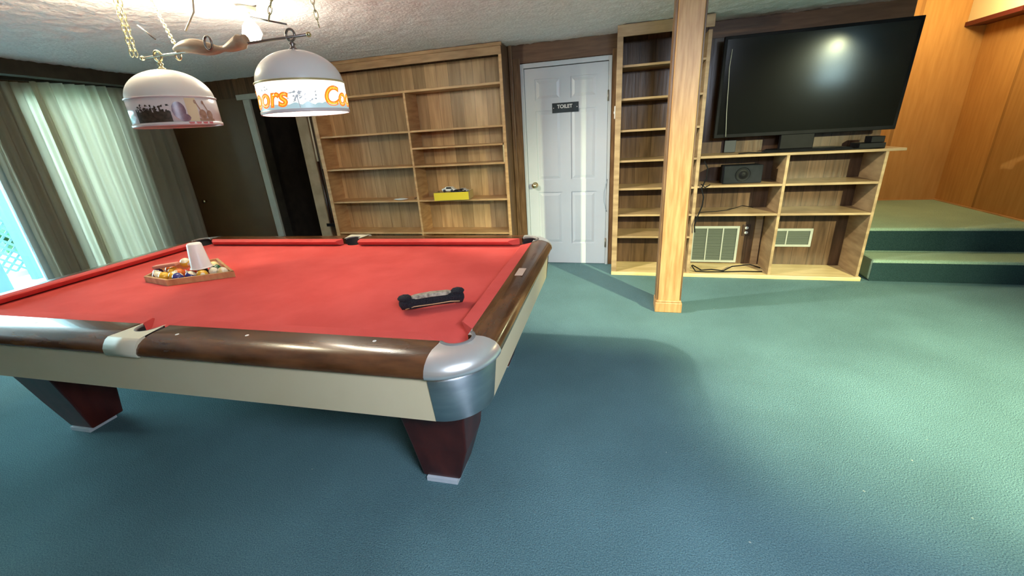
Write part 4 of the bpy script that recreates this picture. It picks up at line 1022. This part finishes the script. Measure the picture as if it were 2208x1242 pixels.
# light bar holding both lamps
lb = thing('lamp_bar', (-.76, -2.78, 1.891), 'metal bar with carved wooden yoke that carries both lamps', 'lamp bar')
q_ = MB(); q_.tube([(-.49, 0, 0), (.475, 0, 0)], .0055, 10); q_.build('rod', MT['rod'], lb)
for x_ in (-.49, .475):
    q_ = MB(); q_.sphere((x_, 0, 0), .011, n=12); q_.build('rod_end', MT['chain'], lb)
q_ = MB(); pth, rad = [], []
for i in range(29):
    t_ = i / 28; x_ = -.27 + t_ * .42
    pth.append((x_, -.004, .006 + .016 * math.sin(t_ * 2 * PI * 1.0 + .6)))
    rad.append(.010 + .022 * abs(math.sin(t_ * PI * 1.5)) * (1 if t_ < .96 else .5))
q_.tube(pth, rad, 14); tag(q_.build('yoke', MT['yoke'], lb), 'carved wooden yoke')
q_ = MB(); q_.tube([(-.03 + .020 * math.cos(2 * PI * i / 20), -.036, .014 + .026 * math.sin(2 * PI * i / 20)) for i in range(20)], .005, 8, closed=True); q_.build('ring', MT['rod'], lb)
q_ = MB(); q_.tube([(-.265 + .016 * math.cos(2 * PI * i / 20), 0, -.012 + .016 * math.sin(2 * PI * i / 20)) for i in range(20)], .004, 8, closed=True); q_.build('ring', MT['brass'], lb)
# chains
def chain(p0, p1, label, double=False):
    p0, p1 = Vector(p0), Vector(p1); L_ = (p1 - p0).length; n_ = max(2, int(L_ / .026)); d_ = (p1 - p0).normalized()
    side = d_.cross(Vector((.5, -.8, 0))).normalized(); up2 = d_.cross(side)
    m_ = MB()
    offs = [side * -.009, side * .009] if double else [Vector((0, 0, 0))]
    for of in offs:
        for i in range(n_):
            c_ = p0 + d_ * (L_ * (i + .5) / n_) + of; w_ = side if i % 2 else up2
            m_.tube([c_ + d_ * (.0185 * math.cos(2 * PI * k_ / 12)) + w_ * (.0075 * math.sin(2 * PI * k_ / 12)) for k_ in range(12)], .0021, 5, closed=True)
    tag(m_.build('chain', MT['chain'], None, fix=False), label, 'chain', 'brass chains above the pool table')
chain((-1.28, -2.78, 2.22), (-1.297, -2.78, 1.905), 'doubled brass chain dangling left of the left lamp', True)
chain((-1.40, -2.52, 2.22), (-1.015, -2.78, 1.90), 'single brass chain slanting down to the wooden yoke')
chain((-.34, -2.78, 2.22), (-.47, -2.78, 1.965), 'short brass chain above the left side of the lit lamp')
chain((-.25, -2.78, 2.22), (-.226, -2.78, 1.915), 'brass chain hanging right of the lit lamp')
q_ = MB(); q_.tube([(-.83, -2.78, 2.20), (-.845, -2.78, 2.09), (-.86, -2.78, 2.04), (-.937, -2.78, 1.975)], .004, 8)
tag(q_.build('dangling_cord', MT['wire']), 'short white cord hanging from the ceiling light', 'cord')
for i, (a_, b2, lb2) in enumerate((((-1.21, -2.78, 2.025), (-1.132, -2.78, 1.96), 'thin metal pin slanting between the two left chains'), ((-.56, -2.78, 1.985), (-.385, -2.78, 1.94), 'thin metal pin under the short chain of the lit lamp'))):
    q_ = MB(); q_.tube([a_, b2], .0035, 8); q_.sphere(a_, .004, n=8); tag(q_.build('metal_pin', MT['rod']), lb2, 'pin')
# bare bulbs on the ceiling
def bulb_light(x, y, z, label, r_=.045):
    t_ = thing('ceiling_bulb', (x, y, z), label, 'ceiling light')
    q_ = MB(); q_.lathe([(.001, -r_), (r_ * .6, -r_ * .8), (r_, -r_ * .1), (r_ * .8, r_ * .6), (.018, r_ * 1.2), (.016, r_ * 1.35)], n=20); q_.build('bulb', MT['bulb'], t_)
    q_ = MB(); q_.tube([(0, 0, r_ * 1.3), (0, 0, H - z - .01)], .015, 12); q_.build('socket', MT['wire'], t_)
    q_ = MB(); q_.lathe([(.001, H - z - .035), (.05, H - z - .03), (.055, H - z - .012)], n=20); q_.build('canopy', MT['wire'], t_)
bulb_light(*BULB, 'bare glowing bulb hanging from the ceiling between the lamps', .055)
t_ = thing('ceiling_spotlight', (RL[0], RL[1], H - .012), 'ceiling spotlight with added light-blocking plate over the right side of the room', 'ceiling light')
q_ = MB(); q_.lathe([(.001, 0), (.06, 0), (.06, -.018), (.001, -.018)], n=24); q_.build('canopy', MT['white'], t_)
q_ = MB(); q_.tube([(.035, 0, -.018), (.035, 0, -.07)], .006, 8); q_.build('stem', MT['rod'], t_)
zp = RL[2] - .30 - (H - .012)
q_ = MB(); q_.box(-1.5, -.385, -1.2, .359, zp, zp + .008); q_.build('light_blocker_plate', MT['black'], t_)  # added out-of-view plate on wires, blocks the spotlight to shape the floor shadow
for x_, y_ in ((-1.45, -1.1), (-.43, -1.1), (-1.45, .31), (-.43, .31)):
    q_ = MB(); q_.tube([(x_, y_, zp + .008), (x_, y_, 0)], .003, 6); q_.build('blocker_wire', MT['rod'], t_)
